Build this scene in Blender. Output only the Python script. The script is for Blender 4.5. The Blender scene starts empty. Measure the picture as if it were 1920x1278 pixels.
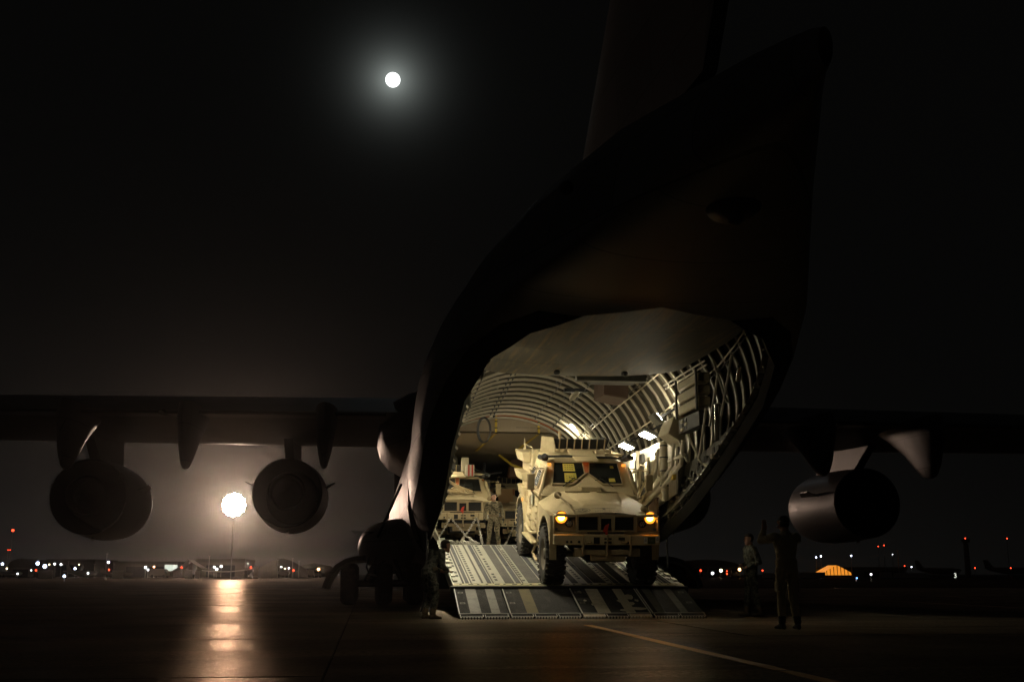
import bpy, bmesh, math, random
import numpy as np
from mathutils import Vector, Matrix
random.seed(7)
R = math.radians
S = bpy.context.scene
COL = S.collection
# ------------------------------------------------------------------ camera
cd = bpy.data.cameras.new('camera'); cam = bpy.data.objects.new('camera', cd); COL.objects.link(cam)
cam.location = (0, 0, .9); cam.rotation_euler = (R(90+11.729), 0, R(-7.175))
cd.sensor_width = 36; cd.lens = 39.375; cd.clip_start = .05; cd.clip_end = 20000
S.camera = cam
# ------------------------------------------------------------------ world: night sky, moon aureole, sky glow of the base
MOON = Vector((0.0105, .9085, .4178)).normalized()
W = bpy.data.worlds.new('World'); S.world = W; W.use_nodes = True
nt = W.node_tree; N = nt.nodes; L = nt.links; N.clear()
def nn(t, **k):
    n = N.new(t)
    for a, b in k.items(): setattr(n, a, b)
    return n
def wm(op, a, b=None, c=None):
    n = nn('ShaderNodeMath', operation=op)
    for i, x in enumerate((a, b, c)):
        if x is None: continue
        if isinstance(x, (int, float)): n.inputs[i].default_value = x
        else: L.new(x, n.inputs[i])
    return n.outputs[0]
tc = nn('ShaderNodeTexCoord')
dv = nn('ShaderNodeVectorMath', operation='DISTANCE'); L.new(tc.outputs['Generated'], dv.inputs[0]); dv.inputs[1].default_value = MOON
th = dv.outputs['Value']                                   # angle from the moon (rad, small)
g1 = wm('MULTIPLY', wm('EXPONENT', wm('DIVIDE', th, -R(.70))), .40)
g2 = wm('MULTIPLY', wm('EXPONENT', wm('DIVIDE', th, -R(2.2))), .010)
glow = wm('ADD', g1, g2)
sx = nn('ShaderNodeSeparateXYZ'); L.new(tc.outputs['Generated'], sx.inputs[0])
el = wm('MAXIMUM', sx.outputs['Z'], 0.0)
hz = wm('MULTIPLY', wm('EXPONENT', wm('DIVIDE', el, -.085)), .011)       # glow of the lit base low over the horizon
az = wm('ADD', wm('MULTIPLY', wm('SUBTRACT', .55, sx.outputs['X']), .9), .12)
az = wm('MAXIMUM', az, .12)
hz = wm('MULTIPLY', hz, az)
def colmul(val, col):
    n = nn('ShaderNodeVectorMath', operation='SCALE'); n.inputs[0].default_value = col; L.new(val, n.inputs['Scale']); return n.outputs[0]
def vadd(a, b):
    n = nn('ShaderNodeVectorMath', operation='ADD'); L.new(a, n.inputs[0])
    if isinstance(b, tuple): n.inputs[1].default_value = b
    else: L.new(b, n.inputs[1])
    return n.outputs[0]
tot = vadd(vadd(colmul(glow, (.86, .96, .90)), colmul(hz, (1.0, .93, .84))), (.0016, .0016, .0015))
bg = nn('ShaderNodeBackground'); L.new(tot, bg.inputs['Color']); bg.inputs['Strength'].default_value = 1
ow = nn('ShaderNodeOutputWorld'); L.new(bg.outputs[0], ow.inputs['Surface'])
# moonlight
sl = bpy.data.lights.new('moonlight', 'SUN'); so = bpy.data.objects.new('moonlight', sl); COL.objects.link(so)
sl.energy = .022; sl.angle = R(.6); sl.color = (.88, .95, 1)
so.rotation_euler = MOON.to_track_quat('Z', 'Y').to_euler()
# render settings
S.view_settings.view_transform = 'Standard'; S.view_settings.look = 'None'
S.view_settings.exposure = 0; S.view_settings.gamma = 1; S.view_settings.use_curve_mapping = False
S.render.engine = 'CYCLES'
cy = S.cycles
cy.use_denoising = True
try: cy.denoiser = 'OPENIMAGEDENOISE'
except Exception: pass
cy.sample_clamp_indirect = 3; cy.max_bounces = 6; cy.diffuse_bounces = 3; cy.glossy_bounces = 3; cy.transmission_bounces = 4
cy.volume_bounces = 0; cy.caustics_reflective = False; cy.caustics_refractive = False
cy.use_light_tree = True

# ================================================================== materials
MATS = {}
def mat(name, col, rough=.6, metal=0., var=.25, vscale=3., bump=.0, bscale=30., dirt=None, dscale=1.2, damt=.4, rvar=.1, stretch=None, spec=.5, quilt=None, coat=0., seams=0):
    """procedural painted / worn surface: two noises for colour, one for gloss, one for relief"""
    if name in MATS: return MATS[name]
    m = bpy.data.materials.new(name); m.use_nodes = True
    t = m.node_tree; n = t.nodes; l = t.links
    p = n['Principled BSDF']
    tc = n.new('ShaderNodeTexCoord'); src = tc.outputs['Object']
    if stretch:
        mp = n.new('ShaderNodeMapping'); mp.inputs['Scale'].default_value = stretch; l.new(src, mp.inputs['Vector']); src = mp.outputs[0]
    a = n.new('ShaderNodeTexNoise'); a.inputs['Scale'].default_value = vscale; a.inputs['Detail'].default_value = 7; a.inputs['Roughness'].default_value = .62; l.new(src, a.inputs['Vector'])
    mx = n.new('ShaderNodeMix'); mx.data_type = 'RGBA'
    mx.inputs[6].default_value = tuple(c*(1-var) for c in col)+(1,); mx.inputs[7].default_value = tuple(min(1, c*(1+var)) for c in col)+(1,)
    l.new(a.outputs['Fac'], mx.inputs[0]); out = mx.outputs[2]
    if dirt:
        b = n.new('ShaderNodeTexNoise'); b.inputs['Scale'].default_value = dscale; b.inputs['Detail'].default_value = 9; b.inputs['Roughness'].default_value = .7; l.new(src, b.inputs['Vector'])
        rp = n.new('ShaderNodeValToRGB'); rp.color_ramp.elements[0].position = .5; rp.color_ramp.elements[1].position = .72; rp.color_ramp.elements[1].color = (damt,)*3+(1,)
        l.new(b.outputs['Fac'], rp.inputs[0])
        m2 = n.new('ShaderNodeMix'); m2.data_type = 'RGBA'; l.new(rp.outputs[0], m2.inputs[0]); l.new(out, m2.inputs[6]); m2.inputs[7].default_value = tuple(dirt)+(1,); out = m2.outputs[2]
    if seams:
        m3 = n.new('ShaderNodeMapping'); m3.inputs['Rotation'].default_value = (0, R(90), R(90)); l.new(tc.outputs['Object'], m3.inputs['Vector'])
        bk = n.new('ShaderNodeTexBrick'); bk.inputs['Scale'].default_value = 1; bk.inputs['Mortar Size'].default_value = .012; bk.inputs['Brick Width'].default_value = seams; bk.inputs['Row Height'].default_value = seams*.55
        bk.inputs['Color1'].default_value = (1, 1, 1, 1); bk.inputs['Color2'].default_value = (.8, .8, .8, 1); bk.inputs['Mortar'].default_value = (.35, .35, .35, 1); l.new(m3.outputs[0], bk.inputs['Vector'])
        m4 = n.new('ShaderNodeMix'); m4.data_type = 'RGBA'; m4.blend_type = 'MULTIPLY'; m4.inputs[0].default_value = 1; l.new(out, m4.inputs[6]); l.new(bk.outputs['Color'], m4.inputs[7]); out = m4.outputs[2]
    l.new(out, p.inputs['Base Color'])
    rr = n.new('ShaderNodeMapRange'); rr.inputs['To Min'].default_value = max(.03, rough-rvar); rr.inputs['To Max'].default_value = min(1, rough+rvar)
    l.new(a.outputs['Fac'], rr.inputs['Value']); l.new(rr.outputs[0], p.inputs['Roughness'])
    p.inputs['Metallic'].default_value = metal; p.inputs['Specular IOR Level'].default_value = spec
    if coat: p.inputs['Coat Weight'].default_value = coat
    if bump or quilt:
        bp = n.new('ShaderNodeBump'); bp.inputs['Distance'].default_value = .02
        if quilt:
            v = n.new('ShaderNodeTexVoronoi'); v.inputs['Scale'].default_value = quilt; l.new(src, v.inputs['Vector']); l.new(v.outputs['Distance'], bp.inputs['Height']); bp.inputs['Distance'].default_value = .06; bp.inputs['Strength'].default_value = .5
        else:
            c = n.new('ShaderNodeTexNoise'); c.inputs['Scale'].default_value = bscale; c.inputs['Detail'].default_value = 4; l.new(src, c.inputs['Vector']); l.new(c.outputs['Fac'], bp.inputs['Height']); bp.inputs['Strength'].default_value = bump
        l.new(bp.outputs[0], p.inputs['Normal'])
    MATS[name] = m; return m
def glowmat(name, col, strength):
    m = bpy.data.materials.new(name); m.use_nodes = True; t = m.node_tree
    p = t.nodes['Principled BSDF']; p.inputs['Base Color'].default_value = (.05, .05, .05, 1)
    p.inputs['Emission Color'].default_value = tuple(col)+(1,); p.inputs['Emission Strength'].default_value = strength
    MATS[name] = m; return m
def camo(name, cols, scale=9.):
    m = bpy.data.materials.new(name); m.use_nodes = True; t = m.node_tree; n = t.nodes; l = t.links; p = n['Principled BSDF']
    tc = n.new('ShaderNodeTexCoord'); a = n.new('ShaderNodeTexNoise'); a.inputs['Scale'].default_value = scale; a.inputs['Detail'].default_value = 5; l.new(tc.outputs['Object'], a.inputs['Vector'])
    rp = n.new('ShaderNodeValToRGB'); rp.color_ramp.interpolation = 'CONSTANT'
    for i, (pos, c) in enumerate(cols):
        e = rp.color_ramp.elements[i] if i < 2 else rp.color_ramp.elements.new(pos)
        e.position = pos; e.color = tuple(c)+(1,)
    l.new(a.outputs['Fac'], rp.inputs[0]); l.new(rp.outputs[0], p.inputs['Base Color']); p.inputs['Roughness'].default_value = .9
    w = n.new('ShaderNodeTexNoise'); w.inputs['Scale'].default_value = 14; w.inputs['Detail'].default_value = 3; w.inputs['Distortion'].default_value = 1.2; l.new(tc.outputs['Object'], w.inputs['Vector'])
    bp = n.new('ShaderNodeBump'); bp.inputs['Strength'].default_value = .9; bp.inputs['Distance'].default_value = .05; l.new(w.outputs['Fac'], bp.inputs['Height']); l.new(bp.outputs[0], p.inputs['Normal'])
    MATS[name] = m; return m

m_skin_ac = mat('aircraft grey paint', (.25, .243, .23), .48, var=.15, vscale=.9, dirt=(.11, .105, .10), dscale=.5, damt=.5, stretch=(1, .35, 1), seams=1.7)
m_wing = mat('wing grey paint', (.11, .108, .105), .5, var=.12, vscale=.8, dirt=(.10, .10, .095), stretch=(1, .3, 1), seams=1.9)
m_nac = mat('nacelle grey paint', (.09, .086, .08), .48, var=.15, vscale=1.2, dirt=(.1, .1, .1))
m_dark = mat('dark metal', (.03, .03, .032), .55, .4, vscale=5)
m_sealshade = mat('black seal and shade', (.009, .009, .0085), .85, var=.3, spec=.12)  # near-black, also the painted shade along the tail opening
m_lining = mat('cabin insulation blanket', (.06, .052, .036), .75, var=.3, vscale=2.2, quilt=3.2, dirt=(.12, .10, .07), dscale=1.6, damt=.6)
m_rib = mat('cabin frame paint', (.40, .365, .275), .5, var=.2, vscale=4, dirt=(.2, .17, .12), dscale=2.5)
m_floor = mat('cargo floor metal', (.30, .30, .28), .45, .3, var=.25, vscale=6, dirt=(.12, .11, .1))
m_rampm = mat('ramp rail metal', (.42, .415, .35), .42, .35, var=.22, vscale=7, bump=.2, bscale=60, dirt=(.2, .19, .15), dscale=2.5)
m_pad = mat('non slip pad', (.085, .083, .078), .85, var=.35, vscale=9, bump=.7, bscale=160, dirt=(.2, .19, .16), dscale=2, damt=.35)
m_padb = mat('blue black pad', (.05, .052, .062), .7, var=.3, vscale=8, bump=.4, bscale=120)
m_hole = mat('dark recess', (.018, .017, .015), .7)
m_toe = mat('toe non slip black', (.028, .027, .026), .85, var=.45, vscale=6, bump=.7, bscale=160, dirt=(.14, .135, .12), dscale=2.6, damt=.4, stretch=(2.2, .8, 1))
m_toestripe = mat('worn toe stripe', (.20, .195, .17), .6, var=.35, vscale=9, dirt=(.06, .06, .055), dscale=5, damt=.7)
m_toecream = mat('bare cream paint', (.55, .50, .38), .55, var=.2, vscale=6, dirt=(.2, .18, .14), dscale=5, damt=.6)
m_olive = mat('olive worn stripe', (.17, .14, .06), .6, var=.3, vscale=8, dirt=(.05, .05, .04), dscale=5, damt=.6)
m_white = mat('white metal edge', (.62, .62, .58), .5, var=.15, vscale=12)
m_yellowbar = mat('pale yellow bar', (.52, .48, .26), .55, var=.25, vscale=10, dirt=(.2, .18, .1), dscale=6)
m_panelw = mat('cream wall panel', (.62, .58, .46), .5, var=.12, vscale=3, dirt=(.25, .22, .15), dscale=3.5, damt=.6)
m_sill = mat('sill green grey', (.105, .105, .088), .6, var=.3, vscale=3, dirt=(.045, .042, .036), dscale=2.5, damt=.7)
m_pipe = mat('conduit cream', (.58, .53, .40), .45, var=.15, vscale=4, dirt=(.25, .2, .12), dscale=3)
m_box = mat('equipment box beige', (.42, .37, .25), .55, var=.15, vscale=3, dirt=(.2, .17, .1), dscale=4)
m_orange = mat('orange trim', (.42, .13, .045), .65, var=.2, vscale=5)
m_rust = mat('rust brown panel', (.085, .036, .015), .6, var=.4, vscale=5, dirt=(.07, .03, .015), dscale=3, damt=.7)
m_brown = mat('dark brown paint', (.035, .016, .007), .7, var=.4)
m_fairing = mat('wing box fairing paint', (.25, .20, .135), .6, var=.1, vscale=3, dirt=(.25, .2, .14), dscale=2, damt=.5)
m_strapy = mat('yellow strap', (.55, .38, .04), .7, var=.15, vscale=10)
m_tan = mat('tan armour paint', (.53, .44, .265), .62, var=.13, vscale=3.5, dirt=(.27, .205, .115), dscale=1.6, damt=.55, bump=.12, bscale=90, spec=.25)
m_tand = mat('tan armour paint worn', (.38, .30, .17), .7, var=.2, vscale=4, dirt=(.18, .135, .075), dscale=2.5, damt=.7)
m_tyre = mat('tyre rubber', (.028, .026, .024), .85, var=.4, vscale=9, dirt=(.13, .11, .085), dscale=4, damt=.5)
m_rim = mat('dusty steel rim', (.15, .13, .10), .65, .2, var=.3, vscale=8)
m_black = mat('black plastic', (.018, .018, .018), .5, var=.3)
m_glassd = mat('dark armoured glass', (.012, .014, .014), .08, var=.1, spec=.6)
m_glassb = mat('bluish side glass', (.16, .17, .20), .12, var=.1, spec=.6)
m_paper = mat('yellow paper', (.62, .52, .10), .8, var=.06)
m_pen = mat('ink marks', (.09, .07, .02), .8)
m_red = mat('red tag', (.55, .045, .02), .6, var=.15)
m_decal = mat('dark decal print', (.13, .115, .085), .7)
m_green = mat('green plate', (.07, .09, .03), .6, var=.2)
m_lens = mat('clear lamp lens', (.45, .45, .44), .15, .2, var=.5, vscale=40)
m_chain = mat('chain steel', (.50, .48, .42), .4, .6, var=.2, vscale=20)
m_wood = mat('pine board', (.55, .42, .22), .75, var=.2, vscale=5, stretch=(6, 1, 6))
m_card = mat('brown cardboard', (.34, .215, .10), .85, var=.1, vscale=3)
m_chrome = mat('polished strut steel', (.75, .75, .72), .16, .95, var=.05)
m_cable = mat('black cable', (.02, .02, .02), .5)
m_hull = mat('dim far building', (.20, .175, .15), .85, var=.2, vscale=.2)
m_hilldark = mat('dark berm earth', (.15, .13, .11), .95, var=.25, vscale=.05)
m_barrier = mat('pale concrete barrier', (.55, .50, .46), .85, var=.12, vscale=1.5, dirt=(.35, .31, .28), dscale=1)
m_steel = mat('galvanised pole', (.3, .3, .29), .5, .5)
m_flesh = mat('skin', (.46, .25, .17), .6, var=.08, vscale=8)
m_hair = mat('dark brown hair', (.03, .022, .016), .75, var=.4, vscale=60, bump=.6, bscale=120)
m_boot = mat('tan boots', (.20, .15, .09), .85)
m_glove = mat('black gloves', (.02, .02, .02), .8)
m_suit = mat('sage flight suit', (.48, .42, .28), .9, var=.15, vscale=4, bump=.8, bscale=11)
m_camo = camo('multi tone camouflage', [(0, (.07, .06, .035)), (.42, (.17, .14, .085)), (.5, (.27, .23, .15)), (.58, (.12, .11, .06)), (.66, (.32, .27, .19))])
m_camod = camo('grey green camouflage', [(0, (.05, .055, .045)), (.43, (.12, .125, .10)), (.52, (.20, .20, .165)), (.6, (.09, .095, .075)), (.68, (.17, .17, .14))], 11)
m_lamp = glowmat('cabin lamp diffuser', (1, .885, .63), 130)
m_amber = glowmat('amber headlamp', (1, .34, .03), 110)
m_amberhalo = glowmat('amber halo ring', (1, .30, .02), 2.4)
m_amberpt = glowmat('amber marker', (1, .30, .03), 1.6)
m_flood = glowmat('floodlight glass', (1, .69, .51), 740)
m_moon = glowmat('moon disc', (.95, 1, .98), 2.2)
m_lw = glowmat('white lamp', (.9, .95, 1), 9); m_lb = glowmat('bluish lamp', (.62, .72, 1), 12); m_ly = glowmat('yellowish lamp', (1, .85, .5), 7)
m_lr = glowmat('red lamp', (1, .06, .02), 5); m_lblue = glowmat('blue taxi lamp', (.15, .35, 1), 6); m_lwarm = glowmat('warm lamp', (1, .5, .2), 8)
m_tent = glowmat('lit tent fabric', (1, .33, .03), .9)
m_litwall = glowmat('lit wall', (.9, 1, .85), .8)
m_sign = glowmat('lit sign figure', (.9, .95, .8), 1.1)

# ================================================================== mesh helpers
class MB:
    def __init__(s): s.v = []; s.f = []; s.mi = []; s.cur = 0
    def add(s, vs, fs):
        o = len(s.v); s.v += [tuple(v) for v in vs]
        for f in fs: s.f.append(tuple(o+i for i in f)); s.mi.append(s.cur)
        return s
    def box(s, c, d, rot=None):
        vs = []
        for z in (-.5, .5):
            for (x, y) in ((-.5, -.5), (.5, -.5), (.5, .5), (-.5, .5)):
                p = Vector((x*d[0], y*d[1], z*d[2]))
                if rot is not None: p = rot @ p
                vs.append(p + Vector(c))
        return s.add(vs, [(3, 2, 1, 0), (4, 5, 6, 7), (0, 1, 5, 4), (1, 2, 6, 5), (2, 3, 7, 6), (3, 0, 4, 7)])
    def bb(s, x0, x1, y0, y1, z0, z1): return s.box(((x0+x1)/2, (y0+y1)/2, (z0+z1)/2), (abs(x1-x0), abs(y1-y0), abs(z1-z0)))
    def hexa(s, b, t):
        """8-corner block: four bottom points, four top points, same order"""
        return s.add(list(b)+list(t), [(3, 2, 1, 0), (4, 5, 6, 7), (0, 1, 5, 4), (1, 2, 6, 5), (2, 3, 7, 6), (3, 0, 4, 7)])
    def loft(s, rings, closed=True, cap=True):
        n = len(rings[0]); vs = [p for r in rings for p in r]; fs = []
        for i in range(len(rings)-1):
            for j in range(n if closed else n-1):
                a = i*n+j; b = i*n+(j+1) % n; fs.append((a, b, b+n, a+n))
        if cap and closed: fs.append(tuple(range(n-1, -1, -1))); fs.append(tuple((len(rings)-1)*n+j for j in range(n)))
        return s.add(vs, fs)
    def tube(s, pts, r, n=8, cap=True):
        pts = [Vector(p) for p in pts]; rings = []
        rs = r if isinstance(r, (list, tuple)) else [r]*len(pts)
        prev = None
        for i, p in enumerate(pts):
            t = (pts[min(i+1, len(pts)-1)]-pts[max(i-1, 0)]).normalized()
            if prev is None:
                u = t.orthogonal().normalized()
            else:
                u = (prev - t*prev.dot(t)).normalized()
            prev = u; w = t.cross(u)
            rings.append([p+(u*math.cos(2*math.pi*k/n)+w*math.sin(2*math.pi*k/n))*rs[i] for k in range(n)])
        return s.loft(rings, True, cap)
    def cyl(s, a, b, r, r2=None, n=14): return s.tube([a, b], [r, r if r2 is None else r2], n)
    def prism(s, pts, off):
        """polygon (3d points) extruded by the vector off"""
        n = len(pts); o = Vector(off); a = [Vector(p) for p in pts]; b = [p+o for p in a]
        return s.add(a+b, [tuple(range(n-1, -1, -1)), tuple(range(n, 2*n))]+[(i, (i+1) % n, n+(i+1) % n, n+i) for i in range(n)])
    def revolve(s, prof, c, axis, n=32, closed_prof=False):
        """profile [(radius, along)] about axis through c"""
        ax = Vector(axis).normalized(); u = ax.orthogonal().normalized(); w = ax.cross(u); c = Vector(c)
        rings = [[c+ax*a+(u*math.cos(2*math.pi*k/n)+w*math.sin(2*math.pi*k/n))*r for k in range(n)] for (r, a) in prof]
        if closed_prof: rings.append(rings[0])
        return s.loft(rings, True, not closed_prof)
    def ell(s, c, r, nu=12, nv=8):
        rings = []
        for i in range(1, nv):
            t = math.pi*i/nv
            rings.append([(c[0]+r[0]*math.sin(t)*math.cos(2*math.pi*k/nu), c[1]+r[1]*math.sin(t)*math.sin(2*math.pi*k/nu), c[2]-r[2]*math.cos(t)) for k in range(nu)])
        return s.loft(rings)
    def mesh(s, name, mats, bevel=0, smooth=35, off=None, seg=1):
        me = bpy.data.meshes.new(name)
        vs = s.v if off is None else [(x-off[0], y-off[1], z-off[2]) for (x, y, z) in s.v]
        me.from_pydata(vs, [], s.f)
        for mm in (mats if isinstance(mats, (list, tuple)) else [mats]): me.materials.append(mm)
        me.polygons.foreach_set('material_index', s.mi)
        bm = bmesh.new(); bm.from_mesh(me)
        bmesh.ops.recalc_face_normals(bm, faces=bm.faces)
        if bevel:
            ed = [e for e in bm.edges if len(e.link_faces) == 2 and e.calc_face_angle(0) > R(28)]
            bmesh.ops.bevel(bm, geom=ed, offset=bevel, segments=seg, profile=.5, affect='EDGES', clamp_overlap=True)
        bm.to_mesh(me); bm.free()
        if smooth:
            for p in me.polygons: p.use_smooth = True
            me.set_sharp_from_angle(angle=R(smooth))
        me.update(); return me
def link(name, data, parent=None):
    o = bpy.data.objects.new(name, data); COL.objects.link(o)
    if parent is not None: o.parent = parent
    return o
def tag(o, label=None, cat=None, group=None, kind=None):
    for k, v in (('label', label), ('category', cat), ('group', group), ('kind', kind)):
        if v: o[k] = v
    return o
def thing(name, label, cat, loc=(0, 0, 0), rot=(0, 0, 0), group=None):
    o = link(name, None); o.location = loc; o.rotation_euler = rot; return tag(o, label, cat, group)
SPLIT = set('rack_upright pressure_bulkhead ceiling_fitting ramp_edge_fitting floor_rail panel_recess panel_bracket brace_rod duct_clamp foil_wrapped_pipe bumper_slot bumper_bolt door_handle door_hinge tie_cleat side_bin wiper hood_vent whip_antenna roof_bracket gear_strut worn_patch toe_edge_strip cross_arm cargo_pocket handwriting ink_bar plate_figures landing_gear lower_bar mirror_arm fuselage door_seam turret_basket side_step step_bracket chassis wheel_well'.split())
def islands(mb):
    """the connected pieces of a builder, each as a builder of its own"""
    pr = list(range(len(mb.v)))
    def find(a):
        while pr[a] != a: pr[a] = pr[pr[a]]; a = pr[a]
        return a
    for f in mb.f:
        r0 = find(f[0])
        for q in f[1:]: pr[find(q)] = r0
    out = {}
    for f, mi in zip(mb.f, mb.mi): out.setdefault(find(f[0]), []).append((f, mi))
    res = []
    for fs in out.values():
        n = MB(); ix = {}
        for f, mi in fs:
            for q in f:
                if q not in ix: ix[q] = len(n.v); n.v.append(mb.v[q])
            n.f.append(tuple(ix[q] for q in f)); n.mi.append(mi)
        res.append(n)
    return res
def part(mb, name, mats, parent, off=None, **k):
    if name in SPLIT:
        os_ = [link(name, m.mesh(name, mats, off=off, **k), parent) for m in islands(mb)]
        return os_[0]
    return link(name, mb.mesh(name, mats, off=off, **k), parent)
def solo(mb, name, mats, label, cat, base, group=None, **k):
    o = link(name, mb.mesh(name, mats, off=base, **k)); o.location = base; return tag(o, label, cat, group)
KIDS = {}
def copy_tree(o, parent=None, skip=()):
    kids = {}
    for c in S.objects:
        if c.parent: kids.setdefault(c.parent.name, []).append(c)
    def rec(a, p):
        b = a.copy(); COL.objects.link(b); b.parent = p
        for c in kids.get(a.name, []):
            if c.name.split('.')[0] in skip: continue
            rec(c, b)
        return b
    return rec(o, parent)
CAMD = Vector((0, 0, .9))
def vx(px, y):
    """world x of photo column px at ground distance y, near the horizon"""
    return y*math.tan(math.atan((px-960)/2144.7)+R(7.175))
def vz(py, y): return .9+(1075-py)/2100*y

# ================================================================== ground
def ground_mat(name, base, rough, gloss):
    m = bpy.data.materials.new(name); m.use_nodes = True; t = m.node_tree; n = t.nodes; l = t.links; p = n['Principled BSDF']
    ge = n.new('ShaderNodeNewGeometry'); src = ge.outputs['Position']
    a = n.new('ShaderNodeTexNoise'); a.inputs['Scale'].default_value = .35; a.inputs['Detail'].default_value = 10; a.inputs['Roughness'].default_value = .65; l.new(src, a.inputs['Vector'])
    f = n.new('ShaderNodeTexNoise'); f.inputs['Scale'].default_value = 14; f.inputs['Detail'].default_value = 6; f.inputs['Roughness'].default_value = .7; l.new(src, f.inputs['Vector'])
    ad = n.new('ShaderNodeMath'); ad.operation = 'ADD'; l.new(a.outputs['Fac'], ad.inputs[0]); l.new(f.outputs['Fac'], ad.inputs[1])
    rp = n.new('ShaderNodeValToRGB'); rp.color_ramp.elements[0].position = .7; rp.color_ramp.elements[1].position = 1.3
    mp0 = n.new('ShaderNodeMath'); mp0.operation = 'MULTIPLY'; mp0.inputs[1].default_value = .5; l.new(ad.outputs[0], mp0.inputs[0])
    rp.color_ramp.elements[0].position = .35; rp.color_ramp.elements[1].position = .65
    rp.color_ramp.elements[0].color = tuple(c*.42 for c in base)+(1,); rp.color_ramp.elements[1].color = tuple(c*1.5 for c in base)+(1,)
    l.new(mp0.outputs[0], rp.inputs[0]); l.new(rp.outputs[0], p.inputs['Base Color'])
    mp = n.new('ShaderNodeMapping'); mp.inputs['Scale'].default_value = (.06, .28, 1); l.new(src, mp.inputs['Vector'])
    w = n.new('ShaderNodeTexNoise'); w.inputs['Scale'].default_value = 1.; w.inputs['Detail'].default_value = 5; l.new(mp.outputs[0], w.inputs['Vector'])
    rr = n.new('ShaderNodeMapRange'); rr.inputs['From Min'].default_value = .35; rr.inputs['From Max'].default_value = .65
    rr.inputs['To Min'].default_value = rough-.05; rr.inputs['To Max'].default_value = rough+.12; l.new(w.outputs['Fac'], rr.inputs['Value']); l.new(rr.outputs[0], p.inputs['Roughness'])
    # fine relief: broom grooves along x plus aggregate
    mg = n.new('ShaderNodeMapping'); mg.inputs['Rotation'].default_value = (0, 0, R(38)); mg.inputs['Scale'].default_value = (.9, 9, 1); l.new(src, mg.inputs['Vector'])
    g = n.new('ShaderNodeTexNoise'); g.inputs['Scale'].default_value = 1.6; g.inputs['Detail'].default_value = 4; l.new(mg.outputs[0], g.inputs['Vector'])
    s2 = n.new('ShaderNodeMath'); s2.operation = 'ADD'; l.new(g.outputs['Fac'], s2.inputs[0]); l.new(f.outputs['Fac'], s2.inputs[1])
    bp = n.new('ShaderNodeBump'); bp.inputs['Strength'].default_value = .6; bp.inputs['Distance'].default_value = .014; l.new(s2.outputs[0], bp.inputs['Height']); l.new(bp.outputs[0], p.inputs['Normal'])
    di = n.new('ShaderNodeBsdfDiffuse'); l.new(rp.outputs[0], di.inputs['Color']); l.new(bp.outputs[0], di.inputs['Normal'])
    gl = n.new('ShaderNodeBsdfGlossy'); l.new(rr.outputs[0], gl.inputs['Roughness']); l.new(bp.outputs[0], gl.inputs['Normal']); gl.inputs['Color'].default_value = (1, .82, .64, 1)
    gf = n.new('ShaderNodeMapRange'); gf.inputs['From Min'].default_value = .4; gf.inputs['From Max'].default_value = .62; gf.inputs['To Min'].default_value = gloss*.12; gf.inputs['To Max'].default_value = gloss*2.2
    l.new(f.outputs['Fac'], gf.inputs['Value'])
    ms = n.new('ShaderNodeMixShader'); l.new(gf.outputs[0], ms.inputs[0]); l.new(di.outputs[0], ms.inputs[1]); l.new(gl.outputs[0], ms.inputs[2])
    l.new(ms.outputs[0], n['Material Output'].inputs['Surface']); n.remove(p)
    return m
m_ground = ground_mat('far tarmac', (.045, .036, .028), .20, .05)
m_slab = ground_mat('apron concrete', (.21, .18, .14), .22, .05)
mb = MB(); G = 1500
mb.add([(-G, -200, -.03), (G, -200, -.03), (G, 1500, -.03), (-G, 1500, -.03)], [(0, 1, 2, 3)])
g_ = part(mb, 'ground', m_ground, None); tag(g_, kind='structure')
apron = link('apron', None); tag(apron, kind='structure'); apron.location = (0, 0, 0)
SL = 6.0
mb = MB().box((0, 0, -.06), (SL-.025, SL-.025, .12)); slab_me = mb.mesh('concrete_slab', m_slab)
for i in range(-6, 7):
    for j in range(0, 12):
        o = link('concrete_slab', slab_me, apron); o.location = (-.37+SL*(i+.5), -1.4+SL*(j+.5), random.uniform(-.004, .003))
mb = MB()
ys = [8.0-.0+i*.75 for i in range(18)]
m_line = mat('worn yellow line paint', (.60, .29, .015), .6, var=.25, vscale=8, dirt=(.16, .10, .03), dscale=3, damt=.4)
for a, b in ((8.0, 10.55), (10.65, 16.55), (16.65, 20.3)):
    mb.bb(3.84, 4.0, a, b, .0045, .0075)
ln = part(mb, 'taxi_line', m_line, None); tag(ln, kind='structure')
# ================================================================== the moon
mb = MB().ell((0, 0, 0), (1, 1, 1), 40, 24); MD = 6000.
moon = link('moon', mb.mesh('moon', m_moon)); moon.location = CAMD+MOON*MD; moon.scale = (MD*R(.37),)*3
tag(moon, 'bright full moon alone high in the dark night sky', 'moon')
# ================================================================== the cargo aircraft
XC = 4.45; AO = (XC, 30.0, 0.0)
ac = thing('cargo_aircraft', 'huge grey military transport aircraft with open rear ramp and lit cargo bay', 'aircraft', AO)
def A(mb, name, m, parent=None, **k): return part(mb, name, m, parent or ac, off=AO, **k)
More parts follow.
